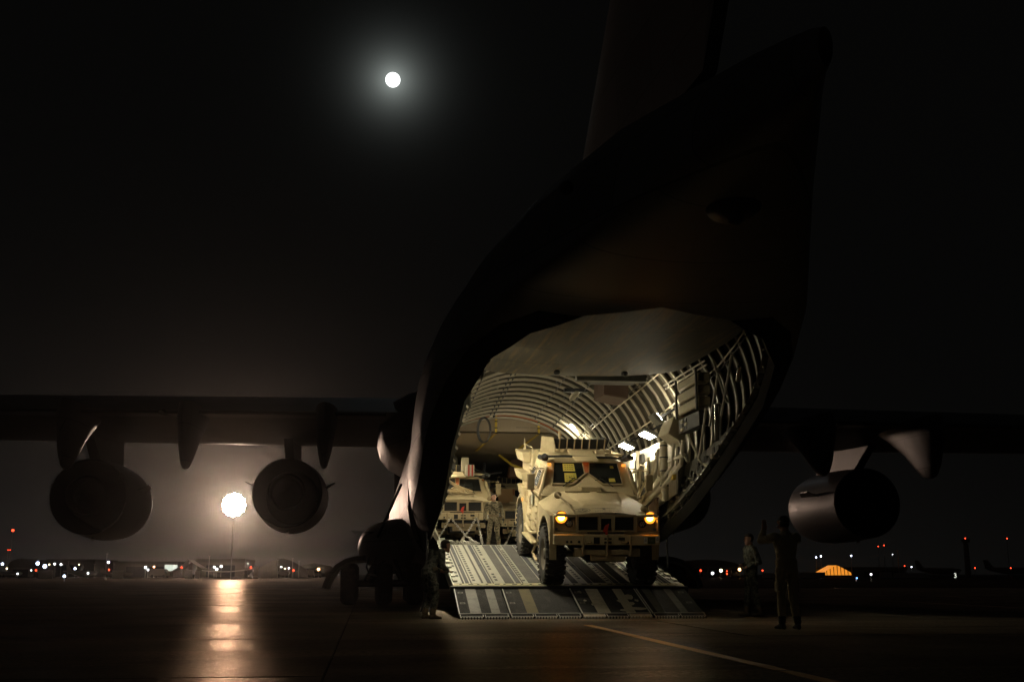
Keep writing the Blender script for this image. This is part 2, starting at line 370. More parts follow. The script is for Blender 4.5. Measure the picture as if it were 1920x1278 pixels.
#        y     W     T     zc    B     xE
KN = [10.0, 10.3, 10.8, 11.6, 13, 15, 17, 19, 21, 23, 26, 31.]
KW = [.08, .14, .30, .58, 1.06, 1.79, 2.53, 3.06, 3.40, 3.56, 3.53, 3.43]
KT = [6.33, 6.46, 6.61, 6.83, 7.13, 7.55, 7.64, 7.60, 7.48, 7.32, 7.17, 7.03]
KB = [(10.05, 6.14, 5.9), (10.6, 6.10, 5.72), (11.5, 5.95, 5.6), (13, 5.74, 5.38), (15, 5.45, 5.12), (16.6, 5.22, 4.97), (18.5, 4.9, 4.05), (20, 4.62, 3.3), (22, 4.4, 2.45), (25, 4.05, 1.1), (28, 3.75, 0), (31, 3.6, -.4)]
KE = [(10, 0), (16.6, 0), (16.9, 1.2), (17.5, 1.95), (18.5, 2.5), (20, 2.8), (22, 2.88), (25, 2.88), (28, 2.95), (31, 2.9)]
def sec(y):
    f = lambda k, i: float(np.interp(y, [q[0] for q in k], [q[i] for q in k]))
    return [float(np.interp(y, KN, KW)), float(np.interp(y, KN, KT)), f(KB, 1), f(KB, 2), f(KE, 1)]
def ring(y, off=0., n=44, edge_in=0.):
    if y > 31.0:
        Wd, T, zc, B, xe = 3.43, 7.03-(min(.5, (y-31)*.07) if off > .1 else 0), 3.6, .4, 2.556+edge_in+.35*(off == 0)
    else: Wd, T, zc, B, xe = sec(y)
    Wd = max(.05, Wd-off); T -= off; B += off if y <= 31.0 else 0
    xe = max(0., xe-edge_in)
    fe = math.acos(min(1, xe/Wd)) if xe < Wd else 0
    pts = []
    for k in range(n+1):
        f = -fe+(math.pi+2*fe)*k/n
        x = Wd*math.cos(f); s_ = math.sin(f)
        z = zc+(T-zc)*s_ if s_ >= 0 else zc+(zc-B)*s_
        pts.append((XC+x, y, z))
    return pts
# outer skin, aft part (open underneath) and the constant section ahead of it
def clos(y):                                       # closed ring with flat belly
    pts = []
    for k in range(56):
        f = 2*math.pi*k/56; c, s_ = math.cos(f), math.sin(f)
        if s_ >= 0: pts.append((XC+3.43*c, y, 3.6+3.43*s_))
        else: pts.append((XC+3.43*math.copysign(abs(c)**.5, c), y, 3.6-2.65*abs(s_)**.55))
    return pts
ysA = [31, 30.2, 29.4, 28.6, 28, 27.2, 26.4, 25.7, 25, 24.2, 23.4, 22.7, 22, 21.3, 20.6, 20, 19.5, 19, 18.5, 18, 17.5, 17.2, 16.9, 16.75, 16.6, 16, 15, 14, 13, 12.2, 11.5, 11, 10.8, 10.55, 10.3, 10.15, 10.0]
mb = MB(); mb.loft([ring(y) for y in ysA], closed=False, cap=False)
A(mb, 'tail_skin', m_skin_ac, smooth=50)
mb = MB(); mb.loft([clos(y) for y in (31.02, 36, 42, 48, 54, 60)], cap=False)
nose = []
for (y, k) in ((60.01, 1), (62, .95), (64, .8), (65.5, .55), (66.3, .25), (66.5, .05)):
    nose.append([(XC+(p[0]-XC)*k, y, 3.2+(p[2]-3.2)*k) for p in clos(60)])
mb.loft(nose, cap=False)
A(mb, 'fuselage', m_skin_ac, smooth=50)
# inner lining, edge strip, floor
EI = .10
mb = MB(); mb.loft([ring(y, .22, 44, EI) for y in (60, 50, 42, 38.1, 37, 36, 35, 34, 33, 32, 31.01)], closed=False, cap=False)
mb.loft([ring(y, .22, 44, EI) for y in [y for y in ysA if y >= 16.9]], closed=False, cap=False)
A(mb, 'cabin_lining', m_lining, smooth=50)
mb = MB()
for side in (0, -1):
    mb.loft([[ring(y)[side], ring(y, .22, 44, EI)[side]] for y in ysA if y >= 16.6], closed=False, cap=False)
A(mb, 'opening_edge', m_sealshade, smooth=60)
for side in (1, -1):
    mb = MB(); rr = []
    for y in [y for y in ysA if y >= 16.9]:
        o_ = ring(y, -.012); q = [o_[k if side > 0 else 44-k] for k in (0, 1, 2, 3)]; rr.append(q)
    mb.loft(rr, closed=False, cap=False); A(mb, 'edge_shade', m_sealshade, smooth=60)  # black strip laid on the skin as painted shade
mb = MB(); mb.bb(XC-2.9, XC+2.9, 31.05, 31.25, .5, 1.5); mb.bb(XC-3.2, XC+3.2, 60, 60.2, .9, 6.9)
A(mb, 'pressure_bulkhead', m_dark)
FZ = 1.675; RY0, RZ0, RY1, RZ1 = 30.8, 1.675, 25.0, .64
mb = MB(); mb.bb(XC-2.556, XC+2.556, 30.82, 60, FZ-.16, FZ)
A(mb, 'cargo_floor', m_floor)
mb = MB()
for s_ in (-1, 1): mb.bb(XC+s_*2.55-.05, XC+s_*2.55+.05, 31, 60, FZ, FZ+.12)
A(mb, 'floor_rail', m_rampm)
# frames round the bay
for k in range(34):
    y = 17.75+.61*k
    r0 = ring(y, .215, 40, EI); r1 = ring(y, .36, 40, EI+.08)
    if y > 31: r1 = ring(y, .44, 40, EI+.02)
    fl = [tuple(Vector(p).lerp(Vector(q), .72)) for p, q in zip(r0, r1)]
    mb = MB(); mb.cur = 1
    mb.loft([[(p[0], y-.012, p[2]), (q[0], y-.012, q[2]), (q[0], y+.012, q[2]), (p[0], y+.012, p[2])] for p, q in zip(r0, fl)]); mb.cur = 0
    mb.loft([[(p[0], y-.05, p[2]), (q[0], y-.05, q[2]), (q[0], y+.05, q[2]), (p[0], y+.05, p[2])] for p, q in zip(fl, r1)])
    A(mb, 'frame_rib', [m_rib, m_lining], smooth=45)
# stringers / pipes along the ceiling
def inner(y, fdeg, off=.4):
    if y > 31: Wd, T, zc, B = 3.43-off, 7.03-off-min(.5, (y-31)*.07), 3.6, .4
    else:
        Wd, T, zc, B, _ = sec(y); Wd -= off; T -= off; B += off
    s_ = math.sin(R(fdeg)); return (XC+Wd*math.cos(R(fdeg)), y, zc+(T-zc)*s_ if s_ >= 0 else zc+(zc-B)*s_)
for fd, r_, mm in ((38, .018, m_pipe), (40, .015, m_black), (57, .02, m_dark), (70, .018, m_black), (97, .02, m_dark), (99.5, .02, m_dark), (118, .02, m_black), (22, .02, m_pipe), (20, .018, m_black)):
    mb = MB(); mb.tube([inner(y, fd, .42) for y in np.arange(20.5, 37.6, 1.2)], r_, 6); A(mb, 'ceiling_pipe', mm)
for fd in (60, 74, 108):
    mb = MB()
    for y in np.arange(27.1, 37.3, 1.22):
        p = inner(y+random.uniform(-.1, .1), fd+random.uniform(-3, 3), .36); mb.box(p, (.12+random.uniform(0, .12), .18, .07), Matrix.Rotation(R(fd-90), 3, 'Y'))
    A(mb, 'ceiling_fitting', random.choice([m_rib, m_dark, m_black]))
# sill panels with cutouts along the right and left lower edges of the opening
for side in (1, -1):
    y = 18.6
    while y < 30.2:
        d = .56
        def ip(yy, k):
            r_ = ring(yy, .25, 44, EI); i = k if side > 0 else 44-k
            a = Vector(r_[int(i)]); return a
        rows = []
        mb = MB()
        h = 5 if y > 22 else 4; k0 = 0 if side > 0 else 1
        for kk in range(h): pass
        a0 = [Vector(ring(y, .27, 44, EI)[kk+k0 if side > 0 else 44-kk-k0]) for kk in range(h)]
        a1 = [Vector(ring(y+d, .27, 44, EI)[kk+k0 if side > 0 else 44-kk-k0]) for kk in range(h)]
        mb.loft([a0, a1], closed=False, cap=False)
        inn = Vector((-side*.10, 0, .02))
        mb.loft([[p+inn for p in a0], [p+inn for p in a1]], closed=False, cap=False)
        for e in (0, h-1): mb.add([a0[e], a1[e], a1[e]+inn, a0[e]+inn], [(0, 1, 2, 3)])
        mb.add(a0+[p+inn for p in a0][::-1], [tuple(range(2*h))]); mb.add(a1+[p+inn for p in a1][::-1], [tuple(range(2*h))])
        mb.cur = 1
        for q in range(2 if random.random() < .8 else 1):
            c = a0[1+q].lerp(a1[2+q if h > 3+q else 1+q], .5)+inn*1.05
            mb.box(c, (.05, random.uniform(.12, .24), random.uniform(.10, .26)))
        mb.cur = 2
        for q in range(2): mb.box(a0[q+1].lerp(a1[q+1], random.uniform(.2, .8))+inn*1.3, (.06, .07, .05))
        A(mb, 'sill_panel', [m_sill, m_hole, m_pipe], smooth=25)
        y += .61
# ---- wing box fairing that lowers the bay ceiling
mb = MB()
def arch(y, z0):                                   # the part of the bay section above z0
    return [(p[0], y, max(p[2], z0)) for p in ring(36, .23, 44, EI)]
prof = []
for p in ring(37.9, .24, 44, EI):
    prof.append(p)
top = [p for p in prof if p[2] > 5.62]
xl, xr = min(p[0] for p in top), max(p[0] for p in top)
face = [(p[0], 37.95, p[2]) for p in top]
mb.prism(face, (0, .3, 0))
mb.hexa([(XC-2.45, 37.95, 5.60), (XC+2.45, 37.95, 5.60), (XC+2.75, 42.2, 5.36), (XC-2.75, 42.2, 5.36)], [(XC-2.45, 38.1, 5.64), (XC+2.45, 38.1, 5.64), (XC+2.75, 42.3, 5.60), (XC-2.75, 42.3, 5.60)])
mb.bb(XC-2.7, XC+2.7, 42.3, 60, 5.36, 5.5)
wb = A(mb, 'wing_box_fairing', m_fairing, bevel=.01)
mb = MB()
mb.tube([(p[0]*.985+XC*.015, 37.90, min(p[2], 6.33)-.09) for p in top], .045, 6); A(mb, 'orange_edge_trim', m_orange, wb)
for x in (4.22, 5.70, 2.7):
    mb = MB(); mb.bb(x-.035, x+.035, 37.86, 37.94, 5.58, 6.24)
    mb.hexa([(x-.035, 37.9, 5.585), (x+.035, 37.9, 5.585), (x-.30, 41.5, 5.36), (x-.37, 41.5, 5.36)], [(x-.035, 37.9, 5.60), (x+.035, 37.9, 5.60), (x-.30, 41.5, 5.40), (x-.37, 41.5, 5.40)])
    mb.cur = 1
    for z in (5.6, 5.78, 6.0): mb.bb(x-.05, x+.05, 37.84, 37.93, z-.018, z+.018)
    A(mb, 'yellow_strap', [m_strapy, m_black], wb)
mb = MB()
for i in range(16): mb.bb(4.93+i*.038+(.03 if i > 3 else 0)+(.03 if i > 10 else 0), 4.955+i*.038+(.03 if i > 3 else 0)+(.03 if i > 10 else 0), 37.945, 37.949, 5.80, 5.83)
A(mb, 'stencil_marks', m_decal, wb)
mb = MB(); mb.ell((4.38, 37.2, 6.72), (.28, .3, .22), 14, 8); mb.bb(4.25, 4.52, 37.0, 37.4, 6.42, 6.62)
mb.cur = 1; mb.bb(4.28, 4.48, 36.95, 37.05, 6.28, 6.52)
mb.cur = 2
for s_ in (-1, 1): mb.cyl((4.38+s_*.26, 37.0, 6.42), (4.38+s_*.40, 37.0, 6.42), .10)
A(mb, 'ceiling_fan', [m_dark, m_panelw, m_black], bevel=.01)
# winch housing and brown box behind the raised door
mb = MB(); mb.bb(5.2, 6.35, 25.6, 26.6, 5.42, 5.72); A(mb, 'winch_housing', m_dark, bevel=.03)
mb = MB(); mb.hexa([(5.72, 27.2, 5.28), (6.35, 27.2, 5.18), (6.35, 28.4, 5.18), (5.72, 28.4, 5.3)], [(5.74, 27.2, 5.78), (6.4, 27.2, 5.72), (6.4, 28.4, 5.72), (5.74, 28.4, 5.78)]); A(mb, 'brown_duct_box', m_brown, bevel=.02)
mb = MB(); mb.revolve([(.02, 0), (.15, .02), (.19, .08), (.18, .09), (.14, .05), (.02, .03)], (5.75, 31.6, 5.98), (.6, -.35, -.75), 20); A(mb, 'reflector_bowl', m_panelw)
mb = MB(); mb.bb(5.5, 6.2, 31.5, 31.75, 6.05, 6.15); A(mb, 'bowl_bracket', m_dark)
# ---- bay lamps (frame + lit diffuser), mirrored pairs, then extra ones added for light
def bay_lamp(x, y, z, tilt, pitch=0, l=.62, w=.30):
    rot = Matrix.Rotation(R(pitch), 3, 'X') @ Matrix.Rotation(R(tilt), 3, 'Y')
    mb = MB(); c = Vector((x, y, z))
    mb.box(c+rot @ Vector((0, 0, .055)), (w+.10, l+.10, .10), rot)
    o = A(mb, 'bay_lamp', m_sill, bevel=.02)
    mb = MB(); mb.box(c+rot @ Vector((0, 0, -.004)), (w, l, .014), rot); A(mb, 'lamp_diffuser', m_lamp, o)
    mb = MB(); mb.cyl(c+rot @ Vector((0, 0, .1)), c+rot @ Vector((0, 0, .1))+Vector((.5 if x > XC else -.5, 0, .28)), .03); A(mb, 'lamp_bracket', m_dark, o)
for s_ in (1, -1):
    bay_lamp(XC+s_*2.55, 27.9, 4.36, s_*24)
    bay_lamp(XC+s_*2.55, 30.3, 4.34, s_*24)
    bay_lamp(XC+s_*2.15, 36.0, 5.62, s_*28)
    bay_lamp(XC+s_*2.35, 39.6, 4.75, s_*24, 0, .5, .2)
bay_lamp(XC-2.5, 26.4, 4.66, -18, 34); bay_lamp(XC-2.4, 25.1, 4.78, -34, 58); bay_lamp(XC-2.52, 20.6, 4.62, -4, 64, .28, .15)  # added, hidden lamps that light the truck's hood and front
bay_lamp(6.86, 26.3, 4.60, 228, 0, .4, .2)  # added upward lamp standing in for the bright ribs above it
bay_lamp(6.75, 35.2, 4.70, 160, 0, .4, .2)  # added upward lamp standing in for a bright wall patch
# ---- right wall fit-out
mb = MB()
mb.hexa([(7.10, 31.6, 2.1), (7.16, 25.9, 2.75), (7.20, 25.9, 2.75), (7.20, 31.6, 2.1)], [(7.24, 31.6, 4.17), (7.20, 25.9, 4.14), (7.26, 25.9, 4.14), (7.30, 31.6, 4.17)])
wp = A(mb, 'wall_panel', m_panelw)
mb = MB()
for (ya, yb, za, zb) in ((29.35, 29.65, 3.62, 3.9), (28.85, 29.1, 3.75, 4.0), (29.3, 29.62, 3.2, 3.55), (28.8, 29.08, 3.3, 3.65), (29.3, 29.6, 2.75, 3.12), (28.8, 29.05, 2.8, 3.2), (29.3, 29.6, 2.4, 2.7)):
    mb.bb(7.06, 7.16, ya, yb, za, zb)
A(mb, 'panel_recess', m_hole, wp, bevel=.02)
mb = MB(); mb.bb(7.0, 7.1, 28.55, 29.85, 3.56, 3.60); mb.bb(7.0, 7.1, 29.15, 29.22, 2.5, 4.1); mb.bb(7.02, 7.1, 28.6, 29.8, 2.72, 2.76)
A(mb, 'panel_bracket', m_pipe, wp)
for (y, z0, z1) in ((28.3, 3.02, 3.72), (27.65, 3.2, 3.78), (27.0, 3.22, 3.95)):
    mb = MB(); r_ = .155; rings = []
    for (dz, k) in ((0, .25), (.03, .62), (.09, .9), (.16, 1), ((z1-z0)-.16, 1), ((z1-z0)-.09, .9), ((z1-z0)-.03, .62), ((z1-z0), .25)):
        rings.append([(7.10+.13*k*math.cos(t), y+r_*k*math.sin(t), z0+dz) for t in [math.pi*(.5+q/10) for q in range(11)]])
    mb.loft(rings, closed=False, cap=False)
    # closed scoop: a dark face paints the shade of a hollow
    o = A(mb, 'stowage_scoop', m_pipe, wp, smooth=60)
    mb = MB(); mb.add([(6.965, y-.09, z0+.16), (6.955, y+.03, z0+.16), (6.955, y+.03, z1-.12), (6.975, y-.09, z1-.12)], [(0, 1, 2, 3)]); A(mb, 'scoop_shade', m_hole, o)
mb = MB(); pts = [(6.95, 26.15, 2.6), (6.95, 26.15, 4.0)]
mb.tube(pts, .095, 12); A(mb, 'vertical_duct', m_box)
mb = MB()
for z in (3.9, 3.62, 3.3, 2.95): mb.cyl((6.95, 26.15, z-.015), (6.95, 26.15, z+.015), .105)
A(mb, 'duct_clamp', m_dark)
for i, (ya, za, yb, zb, r_) in enumerate(((24.6, 3.35, 29.3, 2.35, .05), (25.2, 3.35, 29.9, 2.45, .035), (26.6, 3.2, 30.3, 2.2, .045), (27.2, 3.25, 30.7, 2.15, .03), (27.8, 3.1, 31.0, 2.2, .035), (25.9, 3.3, 29.6, 2.3, .028))):
    mb = MB(); P = [Vector((7.0-.05*i, ya, za+.5)), Vector((6.98-.05*i, ya+.15, za)), Vector((6.9-.03*i, (ya*2+yb)/3, (za*2+zb)/3-.12)), Vector((6.85, (ya+2*yb)/3, (za+2*zb)/3-.12)), Vector((6.82, yb, zb))]
    mb.tube(P, r_, 8); A(mb, 'curved_conduit', m_pipe)
mb = MB(); mb.cyl((6.98, 25.8, 3.5), (6.98, 24.5, 3.52), .045); A(mb, 'grab_bar', m_panelw)
mb = MB(); mb.cyl((6.92, 25.35, 3.12), (7.0, 25.35, 3.12), .10); A(mb, 'yellow_cap', m_strapy)
# three boxes in a rack on the aft wall, rails over them, smaller panel under
for i in range(3):
    z = 5.02-.265*i
    mb = MB(); mb.bb(6.86, 7.18, 22.95, 24.45, z-.10, z+.115); o = A(mb, 'rack_box', m_box, bevel=.035)
    mb = MB(); mb.cyl((7.02, 24.47, z), (7.02, 24.62, z), .105); A(mb, 'box_end_cap', m_rust, o)
mb = MB()
for y in (22.9, 24.5): mb.bb(6.82, 6.86, y-.03, y+.03, 4.32, 5.2)
A(mb, 'rack_upright', m_black)
for z, x in ((5.27, 6.86), (5.19, 6.9)):
    mb = MB(); mb.cyl((x, 25.6, z), (x, 22.3, z-.02), .02); A(mb, 'rack_rail', m_panelw)
mb = MB(); mb.bb(6.88, 7.1, 22.9, 24.5, 3.98, 4.30); o = A(mb, 'switch_panel', m_black, bevel=.01)
for i in range(3):
    for j in range(2):
        mb = MB(); mb.bb(6.86, 6.89, 23.9+.3*j-.09, 23.9+.3*j+.09, 4.04+.09*i-.03, 4.04+.09*i+.03); A(mb, 'switch_plate', m_box if (i+j) % 2 else m_dark, o)
mb = MB(); mb.hexa([(6.75, 25.0, 4.05), (7.15, 25.0, 3.8), (7.15, 25.9, 3.8), (6.75, 25.9, 4.1)], [(6.9, 25.0, 4.45), (7.2, 25.0, 4.5), (7.2, 25.9, 4.5), (6.9, 25.9, 4.45)]); A(mb, 'wall_bracket', m_box, bevel=.02)
mb = MB()
for (y0, z0, y1, z1) in ((25.2, 4.0, 24.4, 3.35), (24.3, 3.95, 23.3, 3.2), (22.6, 4.3, 23.5, 3.3), (21.7, 4.9, 22.4, 3.9), (20.8, 5.1, 21.6, 4.0), (22.0, 5.2, 21.2, 4.2)):
    mb.cyl((7.02 if y0 > 23 else 6.95, y0, z0), (7.02 if y1 > 23 else 6.95, y1, z1), .028, n=6)
A(mb, 'brace_rod', m_rib)
mb = MB(); mb.cyl((6.9, 21.65, 4.25), (6.95, 21.95, 3.55), .07, .05); mb.cyl((6.9, 20.2, 4.75), (6.92, 20.4, 4.5), .05); A(mb, 'foil_wrapped_pipe', m_chrome, bevel=.004)
# lower corner panel beside the truck, red brown painting the headlamp's orange on it
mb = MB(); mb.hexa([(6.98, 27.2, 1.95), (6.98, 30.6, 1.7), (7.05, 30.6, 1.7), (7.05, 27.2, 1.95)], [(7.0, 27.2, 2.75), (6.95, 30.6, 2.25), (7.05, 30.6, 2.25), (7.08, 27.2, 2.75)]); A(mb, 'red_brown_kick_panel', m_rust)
# insulation bundle lit by the added upward lamp at the right
mb = MB()
for i in range(9):
    y = 33.6+random.uniform(0, 2.2); f0 = random.uniform(26, 44)
    mb.tube([inner(y+.1*math.sin(k+i), f0-k*6, .45+.05*math.sin(k*2+i)) for k in range(6)], random.uniform(.025, .06), 6)
A(mb, 'cable_loom', m_pipe)
mb = MB(); mb.ell((6.75, 33.2, 4.55), (.16, .2, .2), 14, 10); A(mb, 'oxygen_bottle', m_panelw)
# ---- raised cargo door
rows = []
mdoor = mat('cargo door paint', (.10, .093, .07), .55, var=.45, vscale=2.4, dirt=(.42, .27, .10), dscale=2.3, damt=.85, stretch=(2.8, .14, 1), bump=.25, bscale=9)
for (y, w, z) in ((16.72, 1.25, 5.06), (17.3, 1.75, 5.05), (18.2, 2.1, 5.06), (20, 2.3, 5.10), (22, 2.38, 5.16), (24.2, 2.42, 5.24), (24.75, 2.42, 5.30)):
    rows.append([(XC+w*u, y, z+.16*abs(u)**3) for u in np.linspace(-1, 1, 17)])
mb = MB(); mb.loft(rows, closed=False, cap=False); up = [[(p[0], p[1], p[2]+.12) for p in r_] for r_ in rows]; DROWS = rows; mb.loft(up, closed=False, cap=False)
edge = [r_[0] for r_ in rows]; mb.loft([rows[-1], up[-1]], closed=False, cap=False); mb.loft([rows[0], up[0]], closed=False, cap=False)
mb.loft([[r_[0] for r_ in rows], [r_[0] for r_ in up]], closed=False, cap=False); mb.loft([[r_[-1] for r_ in rows], [r_[-1] for r_ in up]], closed=False, cap=False)
door = A(mb, 'cargo_door', mdoor, smooth=50)
for (ya) in (18.9, 20.9, 22.7):
    w = float(np.interp(ya, [18.2, 20, 22, 24.2], [2.1, 2.3, 2.38, 2.42])); z = float(np.interp(ya, [18.2, 20, 22, 24.2], [5.06, 5.10, 5.16, 5.24])); mb = MB()
    mb.loft([[(XC+w*u*.99, ya+q, z+.16*abs(u)**3-.006) for u in np.linspace(-1, 1, 17)] for q in (0, .022)], closed=False, cap=False); A(mb, 'panel_seam', m_hole, door)
for x in (3.95, 5.45):
    mb = MB(); mb.ell((x, 23.6, 5.17), (.075, .10, .06), 10, 6); A(mb, 'door_latch', m_dark, door)
mb = MB(); mb.bb(4.6, 6.2, 24.7, 24.95, 5.2, 5.42); A(mb, 'door_hinge_beam', m_sill, door)
# ---- ramp: plate, rails, pads
rs = (RZ1-RZ0)/(RY1-RY0); RL = math.hypot(RY0-RY1, RZ0-RZ1)
def rp(u, v, h=0.):
    """ramp frame: u from centre line, v down the ramp from its hinge, h above its surface"""
    k = v/RL; a = math.atan2(RZ0-RZ1, RY0-RY1)
    return (XC+u, RY0+(RY1-RY0)*k-h*math.sin(a), RZ0+(RZ1-RZ0)*k+h*math.cos(a))
def rbox(mb, u0, u1, v0, v1, h0, h1):
    q = [(u0, v1), (u1, v1), (u1, v0), (u0, v0)]
    return mb.hexa([rp(u, v, h0) for u, v in q], [rp(u, v, h1) for u, v in q])
mb = MB(); rbox(mb, -2.6, 2.6, 0.02, RL, -.26, -.004); ramp = A(mb, 'ramp', m_rampm, bevel=.01)
def pads(u0, u1, cuts, m, h=.005):
    for a, b in zip(cuts[:-1], cuts[1:]):
        mb = MB(); rbox(mb, u0, u1, a+.02, b-.02, -.01, h); A(mb, 'ramp_pad', m, ramp)
V = [.10, 1.55, 3.3, RL-.32]
half = [(.30, .38, V, m_padb), (.66, .70, [.1, RL-.35], m_pad), (.79, .88, V, m_padb), (.91, .935, [.1, RL-.3], m_pad), (1.19, 1.39, [.1, RL-.32], m_pad), (1.44, 1.54, V, m_padb), (1.575, 1.595, [.1, RL-.3], m_hole), (1.72, 2.0, [.1, RL-.36], m_pad), (2.03, 2.14, V, m_padb), (2.36, 2.50, V, m_pad), (.23, .27, [.1, RL-.3], m_hole), (.415, .44, [.1, RL-.3], m_pad)]
for (a, b, c, m) in half:
    for sg in (-1, 1):
        u0, u1 = sorted((sg*(2.6-a), sg*(2.6-b))); pads(u0, u1, c, m)
for (c_, n_) in ((.51, 17), (1.02, 15), (1.64, 20), (2.25, 20), (.17, 12)):
    for sg in (-1, 1):
        u = sg*(2.6-c_); mb = MB()
        rbox(mb, u-.055, u+.055, .1, RL-.3, -.01, .004)
        mb.cur = 1
        for i in range(n_):
            if random.random() < .1: continue
            v = .2+(RL-.65)*i/n_; rbox(mb, u-.032, u+.032, v, v+(RL-.65)/n_*.55, -.01, .0065)
        A(mb, 'roller_tray', [m_rampm, m_hole], ramp)
mb = MB(); rbox(mb, -2.6, 2.6, RL-.26, RL-.04, -.01, .007); mb.cur = 1
for i in range(26):
    u = -2.45+i*.195; rbox(mb, u, u+random.choice([.05, .11]), RL-.20, RL-.12, -.01, .010)
A(mb, 'ramp_end_bar', [m_yellowbar, m_hole], ramp)
mb = MB()
for sg in (-1, 1):
    for i in range(9): rbox(mb, sg*2.52-.05, sg*2.52+.05, .3+i*.6, .62+i*.6, -.01, .03+.02*random.random())
A(mb, 'ramp_edge_fitting', m_rampm, ramp)
mb = MB(); rbox(mb, -2.66, 2.66, RL, RL+.07, -.24, .0); A(mb, 'ramp_toe_hinge', m_dark, ramp)
# ---- four ramp toes
TY0, TZ0, TY1, TZ1 = 25.02, .60, 23.26, .035
TL = math.hypot(TY0-TY1, TZ0-TZ1)
def tpn(x, v, h=0.):
    k = v/TL; a = math.atan2(TZ0-TZ1, TY0-TY1)
    return (x, TY0+(TY1-TY0)*k-h*math.sin(a), TZ0+(TZ1-TZ0)*k+h*math.cos(a))
def tbox(mb, x0, x1, v0, v1, h0, h1):
    q = [(x0, v1), (x1, v1), (x1, v0), (x0, v0)]
    return mb.hexa([tpn(u, v, h0) for u, v in q], [tpn(u, v, h1) for u, v in q])
toes = [(1.86, 2.885, [(.24, .47, m_toestripe), (.68, .86, m_toestripe)], 0), (2.915, 4.385, [(.36, .60, m_olive)], 1), (4.415, 5.875, [(.34, .62, m_toecream), (.95, 1.15, m_toecream)], 2), (5.905, 7.02, [(.12, .30, m_toestripe), (.62, .78, m_toestripe)], 3)]
for (x0, x1, st, ti) in toes:
    mb = MB(); tbox(mb, x0, x1, 0, TL-.18, -.09, 0); toe = A(mb, 'ramp_toe', m_toe, bevel=.012)
    for (a, b, m) in st:
        mb = MB(); tbox(mb, x0+a, x0+b, .05, TL-.2, -.01, .004); A(mb, 'toe_stripe', m, toe)
    mb = MB(); tbox(mb, x0, x0+.022, .02, TL-.2, -.02, .012)
    if ti == 2: tbox(mb, x1-.022, x1, .02, TL-.2, -.02, .012)
    tbox(mb, x0, x1, TL-.225, TL-.205, -.02, .008); A(mb, 'toe_edge_strip', m_white, toe)
    mb = MB()
    for v in (.28, .95):
        for xx in ((x0+.08, x0+.17) if ti < 3 else (x1-.2, x1-.1),):
            for k in (0, 1):
                tbox(mb, xx[0], xx[1], v+.07*k, v+.025+.07*k, -.005, .005); tbox(mb, xx[k]-.01, xx[k]+.012, v, v+.095, -.005, .005)
    A(mb, 'tie_down_ring', m_toestripe, toe)
    nseg = 2 if ti in (0, 3) else 3
    for k in range(nseg):
        a = x0+(x1-x0)*k/nseg+.012; b = x0+(x1-x0)*(k+1)/nseg-.012
        mb = MB(); tbox(mb, a, b, TL-.18, TL-.02, -.05, -.002)
        mm = m_toecream if (ti == 2 and k != 1) else m_toe
        fl = A(mb, 'toe_flap', mm, toe)
        mb = MB(); e = .013
        tbox(mb, a, a+e*1.4, TL-.17, TL-.03, -.01, .006); tbox(mb, b-e*1.4, b, TL-.17, TL-.03, -.01, .006); tbox(mb, a, b, TL-.045, TL-.03, -.01, .006)
        n_ = max(4, int((b-a)/.058))
        for q in range(n_): tbox(mb, a+(b-a)*q/n_, a+(b-a)*(q+.55)/n_, TL-.03, TL+.015, -.045, .0)
        A(mb, 'serrated_edge', m_white, toe)
# bare patches on the third toe
mb = MB()
for (x, v, rx, rv) in ((5.62, .62, .16, .20), (5.5, 1.05, .20, .16), (5.66, 1.35, .22, .10), (5.35, 1.45, .12, .07), (5.4, .9, .10, .12), (4.75, 1.1, .05, .08), (4.62, .85, .04, .07), (4.95, .9, .06, .05), (5.75, .85, .05, .1), (4.6, .3, .05, .12)):
    n_ = 9; mb.add([tpn(x+rx*(.6+.5*random.random())*math.cos(6.283*k/n_), v+rv*(.6+.5*random.random())*math.sin(6.283*k/n_), .0028) for k in range(n_)], [tuple(range(n_))])
A(mb, 'worn_patch', m_toecream, toe)
# ---- stabiliser struts
for s_ in (-1, 1):
    x = XC+s_*3.02
    mb = MB(); mb.cyl((x, 28.0, 2.35), (x, 28.0, .95), .028); o = A(mb, 'stabiliser_strut', m_chrome)
    mb = MB(); mb.cyl((x, 28.0, 1.05), (x, 28.0, .25), .06); mb.cyl((x, 28.0, .0), (x, 28.0, .28), .16, .08); A(mb, 'strut_foot', m_dark, o)
# ---- fin
def airfoil(ch, th, n=10):
    """closed outline: (along chord 0 LE .. 1 TE, half thickness signed)"""
    t = [(1-math.cos(math.pi*i/n))/2 for i in range(n+1)]
    h = [5*th*(.2969*math.sqrt(x)-.126*x-.3516*x*x+.2843*x**3-.1036*x**4) for x in t]
    return [(x*ch, y*ch) for x, y in zip(t, h)]+[(x*ch, -y*ch) for x, y in list(zip(t, h))[-2:0:-1]]
mb = MB(); rings = []
for (z, le, te) in ((6.3, 25.6, 15.1), (9.62, 21.29, 12.4), (13, 16.8, 9.55), (16.2, 12.55, 6.9)):
    rings.append([(XC+h, le-x, z) for (x, h) in airfoil(le-te, .10)])
mb.loft(rings); fin = A(mb, 'fin', m_wing, smooth=40)
mb = MB(); rings = []
for (z, le, te) in ((7.6, 17.4, 13.75), (16.0, 8.95, 6.65)):
    rings.append([(XC+h, le-x, z) for (x, h) in airfoil((le-te)*3.2, .085) if x > 0][0:0] or [(XC+.33, le, z), (XC+.10, te, z), (XC-.10, te, z), (XC-.33, le, z)])
mb.loft(rings); A(mb, 'rudder', m_wing, fin)
